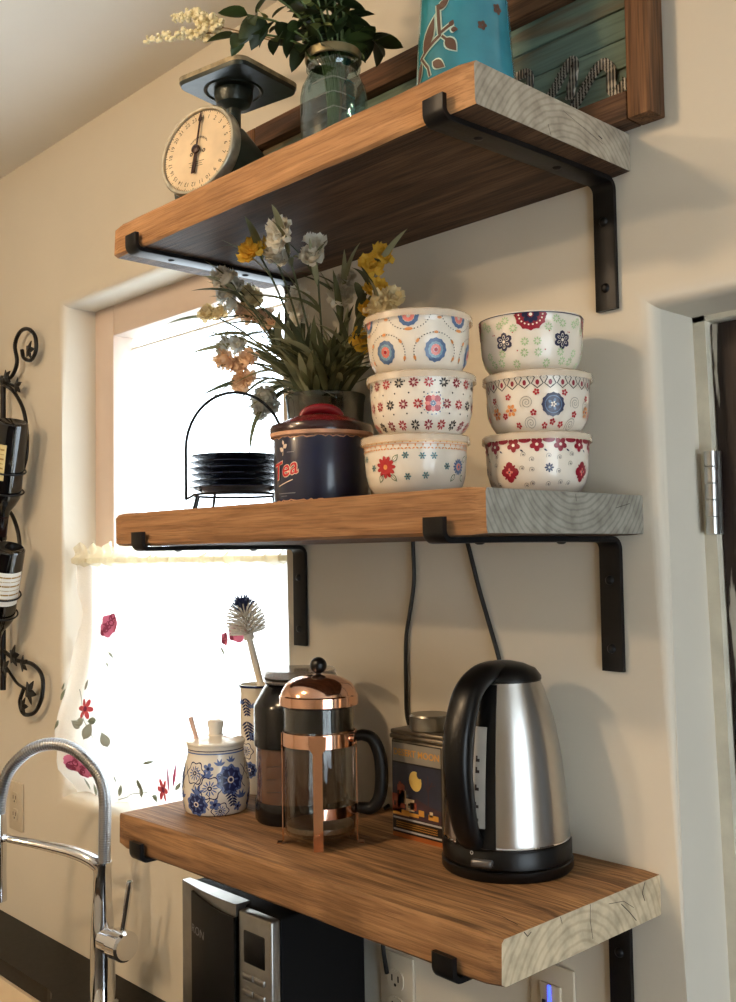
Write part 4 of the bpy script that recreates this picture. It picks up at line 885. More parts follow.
ds = thing('dish_brush', 'white dish brush with navy tipped bristles standing in the tall vase', 'brush', bo)
BRW = mat('brush_white', (226, 220, 208), .5, var=.03); BRB = mat('bristle_navy', (40, 52, 92), .5)
MB().tube([b0-ax*.11-bo, b0-bo, b0.lerp(b1, .6)-bo, b1-bo], [.0045, .0055, .0058, .005], 10).build('handle', BRW, ds)
MB().tube([b1-ax*.004-bo, b1-bo+ax*.004], [.009, .0085], 12).build('collar', BRW, ds)
hd = (b2-b1).normalized(); e1 = hd.cross(Vector((0, 1, 0))).normalized(); e2 = hd.cross(e1); wb = MB(); nb = MB(); L_ = .066
MB().tube([b1-bo, b1-bo+hd*(L_-.012)], .003, 8).build('brush_core', BRW, ds)
rnd = random.Random(8)
for i in range(13):
    t = i/12; n_ = 15 if i < 12 else 10
    for k in range(n_):
        a = 2*pi*(k+.5*(i % 2))/n_; out = e1*cos(a)+e2*sin(a); q = b1-bo+hd*(.004+(L_-.018)*t); ln = (.022+.012*sin(pi*min(1, t*.8+.25)))*(1 if i < 10 else .95); d = (out*(1-.45*t*t)+hd*(.2+.75*t*t)).normalized()
        (nb if i >= 9 else wb).tube([q, q+d*ln], [.0011, .0014], 4)
wb.build('white_bristles', BRW, ds)['kind'] = 'stuff'; nb.build('navy_bristles', BRB, ds)['kind'] = 'stuff'

# ---------------------------------------------------------------- coffee grinder
CG = (-.517, -.119); rz = facing(*CG)
cg = thing('coffee_grinder', 'black coffee grinder with a brown see-through grounds bin', 'coffee grinder', (*CG, ZL), rz)
GB = mat('grinder_black', (12, 14, 20), .2, var=.08, spec=.35, coat=.1)
def rlathe(prof, pw=3.2, seg=48):                                    # rounded-square turning
    b = MB(); vs = []; n = len(prof)
    for r, z in prof:
        for k in range(seg):
            a = 2*pi*k/seg; c, s_ = cos(a), sin(a); q = r/((abs(c)**pw+abs(s_)**pw)**(1/pw)); vs.append((q*s_, -q*c, z))
    b.add(vs, [(i*seg+k, i*seg+(k+1) % seg, (i+1)*seg+(k+1) % seg, (i+1)*seg+k) for i in range(n-1) for k in range(seg)]+[tuple(range(seg)), tuple((n-1)*seg+k for k in range(seg))]); return b
RG = .069
rlathe([(RG-.002, 0), (RG, .003), (RG, .027), (RG-.001, .03)], 2.5).build('base', GB, cg)
rlathe([(RG-.0025, .0302), (RG-.0025, .108)], 2.5).build('grounds_bin', mat('smoky_brown_plastic', (84, 58, 44), .16, var=.12, scale=20, coat=.4), cg)
rlathe([(RG+.0005, .1082), (RG+.001, .112), (RG+.001, .165), (RG-.004, .174), (RG-.016, .194), (.048, .1975)], 2.5).build('motor_housing', GB, cg)
hop = rlathe([(.05, .1978), (.0535, .2), (.0535, .214), (.051, .217), (.0, .2175)], 2.6).build('hopper_lid', mat('smoky_clear_plastic', (128, 120, 110), .12, var=.1, scale=30, coat=.5), cg); hop.data.materials[0].node_tree.nodes['Principled BSDF'].inputs['Alpha'].default_value = .6
rlathe([(.0542, .2035), (.0546, .2045), (.0546, .206), (.0542, .207)], 2.6).build('lid_seam', BLACKP, hop)
rlathe([(.052, .1978), (.053, .1978), (.053, .1985), (.052, .1985)], 2.6).build('rubber_seal', BLACKP, cg)
p = Print(lambda u, v, off: (u, -(RG-.0025)-.0004-off, v), .01)
for i in range(3): p.line([(-.05, .05+.018*i), (-.03-.006*(i % 2), .05+.018*i)], .0012)
p.b.build('level_marks', mat('mark_brown', (52, 36, 28), .5), cg, False)['kind'] = 'stuff'

# ---------------------------------------------------------------- french press
FP = (-.3872, -.1946); rz = facing(*FP)
COP = mat('polished_copper', (238, 190, 164), .12, 1, var=.05, scale=40)
fp = thing('french_press', 'glass french press with a polished copper frame and black handle', 'french press', (*FP, ZL), rz)
CG_ = glass('press_glass', (246, 246, 244), .9, .02, .025)
MB().lathe([(0, .008), (.04, .008), (.046, .014), (.0478, .022), (.0478, .182), (.0465, .182), (.0464, .022), (.044, .0155), (0, .0105)], 48).build('glass_beaker', CG_, fp)
def band(z0, z1, r=.0488, t=.0012): return MB().lathe([(r, z0), (r+t, z0), (r+t, z1), (r, z1)], 56, closed=True)
bd = band(.132, .15).build('frame_band', COP, fp)
for k, a in enumerate((-3, 87, 177, 267)):
    M = Matrix.Rotation(R(a), 4, 'Z'); w_ = .0062
    pts = [(-.0494, .149), (-.0494, .03), (-.0494, .014), (-.049, .004), (-.051, .001), (-.058, .0006)] if k else [(-.0494, .149), (-.0494, .03), (-.0494, .014), (-.0494, .0012)]
    b = MB(); n = len(pts); vs = []
    for i, (y, z) in enumerate(pts):
        w2_ = w_*(1.9 if z > .14 else 1.0)
        vs += [(-w2_, y-.0012, z), (w2_, y-.0012, z), (w2_, y, z+(.0012 if z < .01 else 0)), (-w2_, y, z+(.0012 if z < .01 else 0))]
        if i == 0:
            for zq, wq in ((.133, 1.8), (.127, 1.0)): vs += [(-w_*wq, y-.0012, zq), (w_*wq, y-.0012, zq), (w_*wq, y, zq), (-w_*wq, y, zq)]
    n = len(vs)//4; b.add(vs, [(4*i+j, 4*i+(j+1) % 4, 4*i+4+(j+1) % 4, 4*i+4+j) for i in range(n-1) for j in range(4)]+[(0, 1, 2, 3), (4*n-4, 4*n-3, 4*n-2, 4*n-1)])
    b.xf(M).build('frame_strap', COP, fp, True, 25)
    if k == 0: MB().lathe([(0, 0), (.0022, 0), (.002, .001), (0, .0013)], 10).xf(M @ Matrix.Translation((0, -.0506, .022)) @ Matrix.Rotation(R(90), 4, 'X')).build('rivet', COP, fp)
# low strap running from the front leg round to the handle
b = MB(); vs = []; n = 14
for i in range(n+1):
    a = R(-3+82*i/n)
    for r, z in ((.0494, .041), (.0506, .041), (.0506, .055), (.0494, .055)): vs.append((r*sin(a), -r*cos(a), z))
b.add(vs, [(4*i+j, 4*i+(j+1) % 4, 4*i+4+(j+1) % 4, 4*i+4+j) for i in range(n) for j in range(4)]+[(0, 1, 2, 3), (4*n, 4*n+1, 4*n+2, 4*n+3)]); b.build('handle_strap', COP, fp)
HA = Matrix.Rotation(R(80), 4, 'Z')                                   # handle points along local +x
hpth = smooth_path([(0, -.05, .142), (0, -.06, .1435), (0, -.073, .138), (0, -.082, .117), (0, -.084, .088), (0, -.081, .062), (0, -.071, .048), (0, -.059, .047), (0, -.051, .048)], 5)
MB().tube(hpth, [.0068+.0022*sin(pi*i/(len(hpth)-1)) for i in range(len(hpth))], 14, flat=1.15).xf(HA).build('handle', mat('handle_black', (12, 11, 11), .45, spec=.3), fp)
MB().lathe([(0, 0), (.0052, 0), (.0052, .004), (0, .005)], 14).xf(Matrix.Rotation(R(62), 4, 'Z') @ Matrix.Translation((0, -.05, .142)) @ Matrix.Rotation(R(90), 4, 'X')).build('handle_bolt', COP, fp)
pl = MB().lathe([(.0515, .184), (.0535, .1855), (.0535, .1975), (.0515, .199)], 56).build('lid_rim', COP, fp)
MB().lathe([(.0515, .199), (.05, .204), (.0445, .213), (.034, .2195), (.02, .2235), (.006, .2248), (0, .225)], 56).build('lid_dome', COP, fp)
MB().lathe([(.0455, .152), (.0455, .184), (.051, .184)], 48).build('inner_collar', BLACKP, fp)
MB().lathe([(.0035, .224), (.0035, .228), (0, .228)], 12).sphere((0, 0, .2365), .0115, 20, 14).build('knob', BLACKP, fp)
MB().tube([(0, 0, .02), (0, 0, .2)], .002, 8).build('plunger_rod', CHROME, fp)
MB().lathe([(0, .02), (.0445, .02), (.0452, .023), (.0452, .027), (.043, .028), (0, .028)], 40).build('plunger_disc', mat('plunger_steel', (150, 146, 140), .3, 1, var=.2, scale=200), fp)

# ---------------------------------------------------------------- picture tin
TI = (-.297, -.071)
tn = thing('picture_tin', 'square metal tin printed with a moonlit adobe village under a desert sky', 'tin', (*TI, ZL))
TMET = mat('aged_tin', (120, 112, 100), .35, .8, var=.2, scale=40)
hw, hd_, th_ = .049, .029, .132
MB().bbox(-hw, hw, -hd_, hd_, .0, th_, .003, 3).build('tin_body', TMET, tn)
MB().bbox(-hw-.0015, hw+.0015, -hd_-.0015, hd_+.0015, th_+.0003, th_+.007, .002, 2).bbox(-hw-.0005, hw+.0005, -hd_-.0005, hd_+.0005, th_+.007, th_+.013, .002, 2).build('tin_shoulder', TMET, tn)
MB().lathe([(0, th_+.013), (.0275, th_+.013), (.029, th_+.0145), (.0285, th_+.03), (.029, th_+.032), (.0275, th_+.0345), (.02, th_+.0335), (0, th_+.0335)], 40).build('round_cap', mat('cap_tin', (150, 146, 136), .3, .85, var=.12), tn)
TP = [mat('tin_sky', (48, 52, 70), .35, var=.15, scale=40), mat('tin_title', (142, 138, 130), .35), mat('tin_gold', (206, 150, 66), .35, var=.1), mat('tin_moon', (226, 196, 112), .4, var=.1), mat('tin_ink', (26, 22, 24), .35), mat('tin_adobe', (150, 74, 54), .4, var=.2, scale=120), mat('tin_pale', (214, 190, 156), .4), mat('tin_plum', (70, 50, 60), .4), mat('tin_silver', (176, 176, 180), .35), mat('tin_copper_edge', (186, 112, 62), .35, .6)]
p = Print(lambda u, v, off: (u, -hd_-.0002-off, v), .05)
def rct(a, b_, c, d, m, ly): p.poly([(a, c), (b_, c), (b_, d), (a, d)], m, ly)
w_ = hw-.003
rct(-w_, w_, .005, th_-.003, 4, 0); rct(-w_+.001, w_-.001, .102, th_-.0045, 1, 1); rct(-w_+.001, w_-.001, .028, .1, 0, 1); rct(-w_, w_, .0, .006, 9, 2); rct(-w_+.001, w_-.001, .0245, .027, 8, 1); rct(-w_+.001, w_-.001, .0085, .011, 8, 1)
p.text('DESERT MOON', 0, .1145, .0125, 2, 2, bold=.0003)
p.ell(-.002, .079, .0115, .0135, .3, 3, 2, 20); p.ell(.006, .089, .005, .006, 0, 0, 3, 12)
p.poly([(-w_+.001, .046), (-.02, .05), (0, .056), (.02, .05), (w_-.001, .046), (w_-.001, .04), (-w_+.001, .04)], 7, 2)
p.poly([(-w_+.001, .028), (w_-.001, .028), (w_-.001, .038), (.02, .036), (-.01, .034), (-w_+.001, .036)], 7, 3)
for a, b_, c, d, m in ((-.046, -.03, .034, .058, 5), (-.036, -.022, .04, .071, 5), (-.03, -.02, .046, .064, 6), (-.02, -.004, .038, .054, 6), (-.012, 0, .04, .05, 5), (.004, .014, .034, .042, 2), (.022, .04, .032, .039, 2), (-.045, -.014, .03, .038, 2), (-.014, .004, .031, .036, 2), (.024, .03, .036, .043, 6)): rct(a, b_, c, d, m, 4)
p.flower(-.029, .07, 3, 0, .006, .006, 5, 5); 
for x, y in ((-.041, .045), (-.026, .05), (-.014, .045), (-.008, .044), (-.034, .06), (-.03, .036)): rct(x-.0015, x+.0015, y-.003, y+.003, 4, 5)
p.line([(.022, .04), (.0225, .07), (.03, .082)], .0022, 7, 5); p.line([(.0225, .066), (.014, .084)], .0016, 7, 5); p.line([(.0225, .07), (.022, .09)], .0016, 7, 5); p.line([(.026, .076), (.036, .079)], .0012, 7, 5)
for v, n_ in ((.0205, 24), (.0175, 22), (.0145, 20)): p.line([(-w_*.85+.001*i, v+.0006*((i*37) % 3-1)) for i in range(int(w_*1.7/.001))], .0007, 2, 3)
p.b.build('printed_picture', TP, tn, False)['kind'] = 'stuff'

# ---------------------------------------------------------------- electric kettle
KT = (-.1448, -.098); KR = facing(*KT)
kt = thing('electric_kettle', 'brushed steel electric kettle with black handle, lid and base', 'kettle', (*KT, ZL), KR)
def brushed():
    m = mat('brushed_steel', (196, 194, 190), .27, 1, var=0); N = m.node_tree.nodes; L = m.node_tree.links; b = N['Principled BSDF']
    b.inputs['Anisotropic'].default_value = .75; b.inputs['Anisotropic Rotation'].default_value = .25
    tg = N.new('ShaderNodeTangent'); tg.direction_type = 'RADIAL'; tg.axis = 'Z'; L.new(tg.outputs[0], b.inputs['Tangent'])
    tc = N.new('ShaderNodeTexCoord'); mp = N.new('ShaderNodeMapping'); mp.inputs['Scale'].default_value = (20, 20, 900); n = N.new('ShaderNodeTexNoise'); n.inputs['Scale'].default_value = 1; n.inputs['Detail'].default_value = 3
    L.new(tc.outputs['Object'], mp.inputs[0]); L.new(mp.outputs[0], n.inputs[0]); mr = N.new('ShaderNodeMapRange'); mr.inputs['To Min'].default_value = .31; mr.inputs['To Max'].default_value = .36
    L.new(n.outputs['Fac'], mr.inputs[0]); L.new(mr.outputs[0], b.inputs['Roughness']); return m
BRS = brushed()
MB().lathe([(0, 0), (.079, 0), (.081, .003), (.081, .012), (.0785, .0135)], 64).build('power_base', BLACKP, kt)
MB().lathe([(.0778, .0135), (.0795, .015), (.0795, .034), (.078, .0365), (.0765, .037)], 64).build('lower_collar', BLACKP, kt)
KP = [(.0765, .037), (.0772, .039), (.0768, .045), (.0752, .075), (.0722, .108), (.0685, .14), (.0636, .17), (.057, .196), (.0498, .217), (.0465, .225), (.0455, .2285)]
MB().lathe(KP, 72).build('steel_body', BRS, kt)
MB().lathe([(.0773, .037), (.0782, .0385), (.0773, .04)], 64).build('trim_line', CHROME, kt)
kl = MB().lathe([(.0458, .227), (.0472, .229), (.0466, .233), (.040, .2415), (.026, .2475), (.012, .2505), (0, .251)], 48, wob=lambda a, z: .0).build('lid', BLACKP, kt)
# spout lip at the back of the lid, away from the handle
HB = R(-30); HM = Matrix.Rotation(HB, 4, 'Z')
hs = smooth_path([(0, -.018, .243), (0, -.05, .2385), (0, -.083, .221), (0, -.103, .185), (0, -.11, .145), (0, -.105, .1), (0, -.094, .062), (0, -.079, .0435)], 6)
b = MB(); vs = []; n = len(hs)
for i, q in enumerate(hs):
    t = (hs[min(i+1, n-1)]-hs[max(i-1, 0)]).normalized(); nr = Vector((0, -t.z, t.y)); f = i/(n-1); wd = .0165-.003*f+.003*sin(pi*f); tk = .0095+.003*sin(pi*f)
    for k in range(16):
        a = 2*pi*k/16; c, s_ = cos(a), sin(a); c = math.copysign(abs(c)**.7, c); s_ = math.copysign(abs(s_)**.7, s_); vs.append(q+Vector((wd*c, 0, 0))+nr*tk*s_)
b.add(vs, [(i*16+k, i*16+(k+1) % 16, i*16+16+(k+1) % 16, i*16+16+k) for i in range(n-1) for k in range(16)]+[tuple(range(16)), tuple(n*16-16+k for k in range(16))])
b.xf(HM).build('handle', BLACKP, kt)
def ksurf(da, z, off): r = interp(KP, z)+off; a = HB+da; return (r*sin(a), -r*cos(a), z)
def panel(a0, a1, z0, z1, off, name, m, par, nz=14, na=8):
    b = MB(); vs = []
    for j in range(nz+1):
        for i in range(na+1): vs.append(ksurf(a0+(a1-a0)*i/na, z0+(z1-z0)*j/nz, off))
    for j in range(nz+1):
        for i in range(na+1): vs.append(ksurf(a0+(a1-a0)*i/na, z0+(z1-z0)*j/nz, -.001))
    q = (nz+1)*(na+1); w1 = na+1
    fs = [(j*w1+i, j*w1+i+1, (j+1)*w1+i+1, (j+1)*w1+i) for j in range(nz) for i in range(na)]
    ed = [i for i in range(w1)]+[j*w1+na for j in range(1, nz+1)]+[nz*w1+i for i in range(na-1, -1, -1)]+[j*w1 for j in range(nz-1, 0, -1)]
    fs += [(ed[i], ed[(i+1) % len(ed)], q+ed[(i+1) % len(ed)], q+ed[i]) for i in range(len(ed))]
    return b.add(vs, fs).build(name, m, par)
bp_ = panel(-.34, .36, .039, .226, .003, 'handle_panel', BLACKP, kt)
gw = panel(-.02, .2, .062, .178, .0042, 'water_gauge', mat('gauge_plastic', (176, 170, 160), .3, var=.1), kt)
p = Print(lambda u, v, off: ksurf(u, v, .0044+off), .01)
for i, z in enumerate((.07, .085, .105, .125, .138)): p.poly([(.03, z), (.1, z), (.1, z+.0035), (.03, z+.0035)], 0); p.poly([(.03, z+.0035), (.06, z+.0035), (.06, z+.007), (.03, z+.007)], 0)
p.b.build('gauge_marks', INK, gw, False)['kind'] = 'stuff'
a = R(-20); M = Matrix.Rotation(a, 4, 'Z')
MB().bbox(-.0135, .0135, -.091, -.078, .019, .029, .004, 3).xf(M).build('power_switch', mat('switch_grey', (92, 90, 90), .25, .5), kt)
k0 = MB(); 
for i in range(20):
    q0, q1 = 2*pi*i/20, 2*pi*(i+1)/20
    f = lambda rr, q: ((.0798)*sin(a-.2+rr*cos(q)/.08), -(.0798)*cos(a-.2+rr*cos(q)/.08), .0325+rr*sin(q))
    k0.add([f(.0014, q0), f(.0022, q0), f(.0022, q1), f(.0014, q1)], [(0, 1, 2, 3)])
k0.build('printed_circle', WHITEP, kt, False)

# ---------------------------------------------------------------- cords behind the shelf
CORD = mat('black_cord', (18, 18, 18), .5)
def cord(pts, y, lab, r=.0032, name='power_cord'):
    P = [at_y(a, b_, y) for a, b_ in pts]; o = P[-1]
    ob = MB().tube(smooth_path([q-o for q in P], 6), r, 8).build(name, CORD, None, loc=o); tag(ob, lab, 'cord', 'black power cords'); return ob
cord([(412, 500), (413, 545), (414, 580), (410, 612), (406, 640), (406, 690), (407, 716), (412, 733)], -.0055, 'black cord with a slight kink hanging behind the picture tin')
cord([(456, 505), (468, 545), (478, 585), (488, 620), (498, 655), (506, 690), (512, 740), (516, 800), (522, 840)], -.0055, 'straight slanting black cord running down behind the kettle')
pts = [at_z(362, 808, ZL+.004), at_z(374, 802, ZL+.006), at_z(386, 795, ZL+.014), at_z(394, 800, ZL+.006), at_z(385, 808, ZL+.004)]
o = MB().tube(smooth_path([q-pts[0] for q in pts], 6), .003, 8).build('power_cord', CORD, None, loc=pts[0]); tag(o, 'short loop of black cord lying behind the french press', 'cord', 'black power cords')

# ================================================================== microwave under the lowest shelf
MX0, MX1, MY, MZ1 = -.716, -.478, -.205, 1.268
mw = thing('microwave', 'compact black and steel microwave on the worktop under the lowest shelf', 'microwave', ((MX0+MX1)/2, -.12, ZC))
h = (MX1-MX0)/2; H = MZ1-ZC; y0 = MY+.12
MSIL = mat('microwave_steel', (150, 148, 144), .3, .9, var=.08, scale=60); MBLK = mat('microwave_black', (10, 10, 12), .3, var=.05, spec=.3)
MCAS = mat('microwave_casing', (12, 12, 13), .75, var=.05, spec=.15)
MB().bbox(-h, h, y0+.012, .09, .012, H-.004, .006, 3).build('casing', MCAS, mw)
for sx in (-1, 1):
    for yy in (y0+.03, .07): MB().lathe([(0, 0), (.01, 0), (.01, .0125), (0, .0125)], 12, (sx*(h-.025), yy, 0)).build('foot', BLACKP, mw)
# bowed steel front frame
b = MB(); vs = []; nn = 14
def bow(t): return y0-.012*sin(pi*t)+.006
for i in range(nn+1):
    t = i/nn; x = -h+2*h*t*.655
    vs += [(x, bow(t*.655), .014), (x, bow(t*.655), H), (x, y0+.02, H), (x, y0+.02, .014)]
b.add(vs, [(4*i+j, 4*i+(j+1) % 4, 4*i+4+(j+1) % 4, 4*i+4+j) for i in range(nn) for j in range(4)]+[(0, 1, 2, 3), (4*nn, 4*nn+1, 4*nn+2, 4*nn+3)])
df = b.build('door', MSIL, mw)
b = MB(); vs = []
for i in range(nn+1):
    t = (.17+.485*i/nn); x = -h+2*h*t; zt = H-.006-.012*sin(pi*i/nn*.5)
    vs += [(x, bow(t)-.0045, .04), (x, bow(t)-.0045, zt), (x, bow(t)+.004, zt), (x, bow(t)+.004, .04)]
b.add(vs, [(4*i+j, 4*i+(j+1) % 4, 4*i+4+(j+1) % 4, 4*i+4+j) for i in range(nn) for j in range(4)]+[(0, 1, 2, 3), (4*nn, 4*nn+1, 4*nn+2, 4*nn+3)]); b.build('door_window', MBLK, df)
p = Print(lambda u, v, off: (u, bow((u+h)/(2*h))-.0048-off, v), .02); p.text('RON', -h+.062, H-.062, .018, 0, rot=-.1); p.b.build('door_lettering', mat('print_light_grey', (120, 120, 124), .5), df, False)['kind'] = 'stuff'
cpn = MB().bbox(h-.078, h-.001, y0-.004, y0+.014, .014, H-.006, .004, 3).build('control_panel', MSIL, mw)
MB().bbox(h-.066, h-.014, y0-.0055, y0+.002, H-.078, H-.03, .004, 3).build('display', MBLK, cpn)
for k in range(3):
    for sx in range(2): MB().bbox(h-.066+.027*sx, h-.042+.027*sx, y0-.007, y0, H-.1-.022*k, H-.09-.022*k, .002, 2).build('button', MSIL, cpn)
MB().lathe([(0, .014), (.013, .013), (.016, .004), (.016, 0)], 24).xf(Matrix.Translation((h-.04, y0-.003, H-.2)) @ Matrix.Rotation(R(90), 4, 'X')).build('dial_knob', MSIL, cpn)
MB().box(-h+.02, -h+.07, y0+.014, y0+.018, H-.0039, H-.0032).build('top_slot', INK, mw)
mo = Vector((-.452, -.006, 1.02)); P = [(MX1-.03, -.022, 1.2), (-.47, -.02, 1.232), (-.455, -.02, 1.222), (-.45, -.02, 1.18), (-.452, -.012, 1.145)]
o = MB().tube(smooth_path([Vector(q)-mo for q in P], 6), .0034, 8).build('power_cord', CORD, None, loc=mo); tag(o, 'black appliance cord plugged in behind the microwave', 'cord', 'black power cords')

# ================================================================== wall plates
PLATE = mat('plate_ivory', (198, 186, 164), .4, var=.03); SLOT = mat('slot_dark', (30, 26, 24), .6, var=0)
def outlet(x, z, lab, kind='duplex', name='wall_outlet', cat='outlet'):
    t = thing(name, lab, cat, (x, -.0012, z)); MB().bbox(-.035, .035, -.005, .001, -.0575, .0575, .003, 2).build('cover_plate', PLATE, t)
    if kind == 'duplex':
        for s_ in (-1, 1):
            f = MB().prism([rrect(-.0165, .0165, -.014, .014, .011, 5)], -.0075, -.0045, lambda a, b_, h_: (a, h_, b_+s_*.0195)).build('receptacle', PLATE, t)
            for sx in (-1, 1): MB().box(sx*.0065-.0012, sx*.0065+.0012, -.0079, -.0074, s_*.0195-.002, s_*.0195+.007).build('slot', SLOT, f)
            MB().lathe([(0, .0004), (.0024, .0004), (.0024, 0)], 10).xf(Matrix.Translation((0, -.0075, s_*.0195-.007)) @ Matrix.Rotation(R(90), 4, 'X')).build('slot', SLOT, f)
    else:
        f = MB().bbox(-.0165, .0165, -.009, -.004, -.033, .033, .002, 2).build('rocker', PLATE, t)
        MB().bbox(-.0022, .0022, -.011, -.0085, .004, .032, .001, 1).build('indicator_light', mat('blue_led', (40, 60, 255), .4, var=0, emit=((40, 60, 255), 6)), f)
        for k in range(3): MB().bbox(-.012, -.006, -.0108, -.0085, -.02+.012*k, -.012+.012*k, .0008, 1).build('button', SLOT, f)
    return t
outlet(-1.735, 1.181, 'ivory duplex outlet on the wall between wine rack and window')
outlet(-.438, 1.118, 'ivory duplex outlet on the wall beside the microwave')
outlet(-.152, 1.180, 'ivory wall switch with a glowing blue indicator light', 'switch', 'wall_switch', 'switch')

# ================================================================== faucet
FB = Vector((-1.155, -.095, ZC)); fa = thing('kitchen_faucet', 'tall chrome pull-down faucet with an arched spring spout', 'faucet', FB, R(215))
MB().lathe([(0, 0), (.03, 0), (.03, .005), (.026, .009), (.0245, .012), (.024, .09), (.0225, .13), (.0215, .16), (.018, .2), (.017, .262), (.019, .266), (.019, .272), (.0, .272)], 36).build('column', CHROME, fa)
def zrel(z): return z-ZC
ap = [(-.004, 0, zrel(1.185)), (-.005, 0, zrel(1.25)), (-.005, 0, zrel(1.305)), (.004, 0, zrel(1.345)), (.028, 0, zrel(1.376)), (.062, 0, zrel(1.4)), (.103, 0, zrel(1.409)), (.145, 0, zrel(1.4)), (.18, 0, zrel(1.376)), (.205, 0, zrel(1.345)), (.218, 0, zrel(1.3)), (.222, 0, zrel(1.262))]
apath = smooth_path(ap, 8)
spt = MB().tube(apath, .0118, 14).build('spout_hose', mat('spring_steel', (160, 162, 166), .3, 1, var=.05), fa)
# the spring: rings along the hose
ringm = MB().tube([(.0118*cos(2*pi*i/14), .0118*sin(2*pi*i/14), 0) for i in range(14)], .0009, 5, closed=True)
sprg = MB(); acc = 0; last = apath[0]
for i in range(1, len(apath)):
    seg_ = (apath[i]-last).length; nst = max(1, int(seg_/.0034))
    for k in range(nst):
        q = last.lerp(apath[i], k/nst); t_ = (apath[i]-last).normalized(); Mq = Matrix.Translation(q) @ t_.to_track_quat('Z', 'Y').to_matrix().to_4x4(); sprg.add([tuple(Mq @ Vector(v)) for v in ringm.v], ringm.f)
    last = apath[i]
sprg.build('spring_coil', mat('spring_steel', (160, 162, 166), .3, 1), fa)['kind'] = 'stuff'
MB().tube([(.222, 0, zrel(1.27)), (.223, 0, zrel(1.235)), (.224, 0, zrel(1.16)), (.225, 0, zrel(1.1))], [.014, .017, .0165, .019], 20).build('spray_head', CHROME, fa)
arm = smooth_path([(-.003, 0, zrel(1.168)), (.02, 0, zrel(1.186)), (.06, 0, zrel(1.2)), (.11, 0, zrel(1.209)), (.16, 0, zrel(1.216)), (.2, 0, zrel(1.221))], 6)
MB().tube(arm, [.014-.007*i/(len(arm)-1) for i in range(len(arm))], 14, flat=1.2).build('docking_arm', CHROME, fa)
MB().tube([(.224+.021*cos(2*pi*i/24), .021*sin(2*pi*i/24), zrel(1.222)) for i in range(24)], .005, 8, closed=True).build('docking_ring', CHROME, fa)
Mv = Matrix.Rotation(-R(215), 4, 'Z') @ Matrix.Rotation(R(4), 4, 'Z')
MB().tube([(.012, 0, .128), (.045, 0, .128), (.047, 0, .128), (.078, 0, .128), (.083, 0, .128)], [.024, .024, .0285, .0285, .024], 24).xf(Mv).build('valve_barrel', CHROME, fa)
MB().tube([(.066, 0, .15), (.072, .002, .18), (.084, .004, .24), (.086, .004, .25)], [.006, .0055, .0065, .005], 12).xf(Mv).build('lever', CHROME, fa)

# ================================================================== wine rack with two bottles
WR = at_y(3, 520, -.022); wr_ = thing('wine_rack', 'black wrought iron wall wine rack with leaf scrolls', 'wine rack', WR)
def W(px, py, y=-.022): return at_y(px, py, y)-WR
rodw = .0055
MB().tube([W(3, 376), W(3, 520), W(3, 690)], .007, 10).build('spine', IRON, wr_)
def scroll(pts, name='scroll', r_=.0048, y=-.022): MB().tube(smooth_path([W(a, b_, y) for a, b_ in pts], 7), r_, 8).build(name, IRON, wr_)
scroll([(3, 380), (12, 376), (17, 362), (15, 345), (20, 332), (28, 329), (35, 336), (36, 350), (31, 360), (24, 358), (22, 350)])
scroll([(3, 380), (-6, 374), (-11, 360), (-9, 345), (-14, 332), (-22, 329), (-29, 336), (-30, 350), (-25, 360)])
scroll([(3, 384), (14, 392), (24, 412), (27, 440), (24, 466), (10, 492)], y=-.03); scroll([(3, 505), (12, 515), (18, 532), (20, 548)], y=-.03)
scroll([(3, 650), (16, 660), (32, 664), (42, 676), (42, 696), (35, 712), (24, 714), (20, 702), (24, 688)])
scroll([(3, 650), (-10, 660), (-26, 664), (-36, 676), (-36, 696), (-29, 712), (-18, 714)])
scroll([(3, 662), (12, 676), (18, 684), (28, 690)], r_=.0035); scroll([(3, 380), (10, 384), (18, 388)], r_=.0035)
ivy = MB(); 
for a0 in (0, 72, 144, 216, 288): ivy.prism([[(0, 0), (.012, .008), (.021, .004), (.027, 0), (.021, -.004), (.012, -.008)]], -.001, .001, lambda a, b_, h_, q=R(a0): (a*cos(q)-b_*sin(q), h_+.006*a/.027, a*sin(q)+b_*cos(q)))
ivm = ivy.mesh('iron_leaf', IRON, False)
for k, (px, py, s_) in enumerate(((28, 350, .85), (16, 386, .8), (5, 378, .9), (28, 692, 1.1), (12, 656, 1.0), (22, 664, .8), (4, 668, .9), (22, 706, .8))): inst('iron_leaf', ivm, wr_, Matrix.Translation(W(px, py, -.03)) @ Matrix.Rotation(k*.9, 4, 'Y') @ Matrix.Scale(s_, 4))
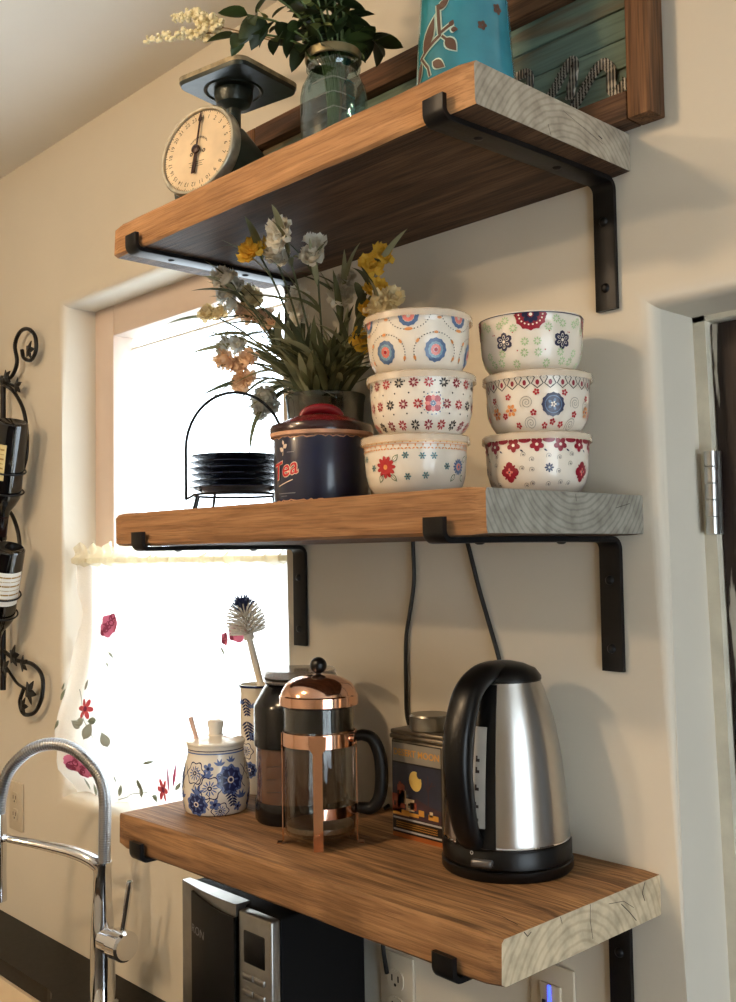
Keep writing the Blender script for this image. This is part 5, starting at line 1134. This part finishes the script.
BOT = mat('dark_wine_glass', (8, 9, 12), .06, var=.1, coat=.6)
def bottle(b0, b1, lab, lname, lcol, turn):
    P0 = at_y(*b0, -.078); P1 = at_y(*b1, -.064); ax = (P1-P0).normalized(); Q = ax.to_track_quat('Z', 'Y')
    lv = Q.inverted() @ ((CAM-P0).normalized()+Vector((.69, .72, 0))*turn); az = atan2(lv.y, lv.x)
    t = thing('wine_bottle', lab, 'bottle', P0, 0, 'wine bottles in the iron rack'); t.rotation_mode = 'QUATERNION'; t.rotation_quaternion = Q
    MB().lathe([(0, .012), (.02, .008), (.034, .001), (.037, .004), (.0375, .012), (.0375, .165), (.036, .182), (.028, .2), (.018, .215), (.0148, .23), (.014, .28), (.0155, .281), (.0155, .288), (.013, .29), (0, .29)], 32).build('bottle_glass', BOT, t)
    MB().lathe([(.0152, .225), (.0146, .24), (.0143, .279)], 20).build('capsule', mat('foil_capsule', (40, 20, 24), .35, .6), t)
    p = Print(lambda u, v, off: ((.0378+off)*cos(u/.0378+az), (.0378+off)*sin(u/.0378+az), v), .006)
    n_ = 14; vs = [p.surf(-.032+.064*i/n_, v, .0002) for v in (.05, .135) for i in range(n_+1)]; p.b.add(vs, [(i, i+1, n_+2+i, n_+1+i) for i in range(n_)], 0)
    for i in range(6): p.line([(-.028, .062+.011*i), (.028, .062+.011*i)], .0016 if i % 2 else .004, 1)
    p.b.build('label', [mat(lname, lcol, .6), mat('label_gold_ink', (150, 118, 60), .4, .3)], t, False)
    for d in (.118, .168):
        c = P0+ax*d-WR; x_ = ax.cross(Vector((0, 0, 1))).normalized(); y_ = ax.cross(x_); rr = .0425
        MB().tube([c+x_*rr*cos(2*pi*i/28)+y_*rr*sin(2*pi*i/28) for i in range(28)], .0022, 6, closed=True).build('bottle_ring', IRON, wr_)
bottle((12, 421), (2, 520), 'dark glass wine bottle in the upper ring of the iron rack', 'label_cream', (206, 186, 132), -1.1)
bottle((9, 547), (-7, 650), 'dark glass wine bottle in the lower ring with a white label', 'label_white', (214, 212, 206), .5)
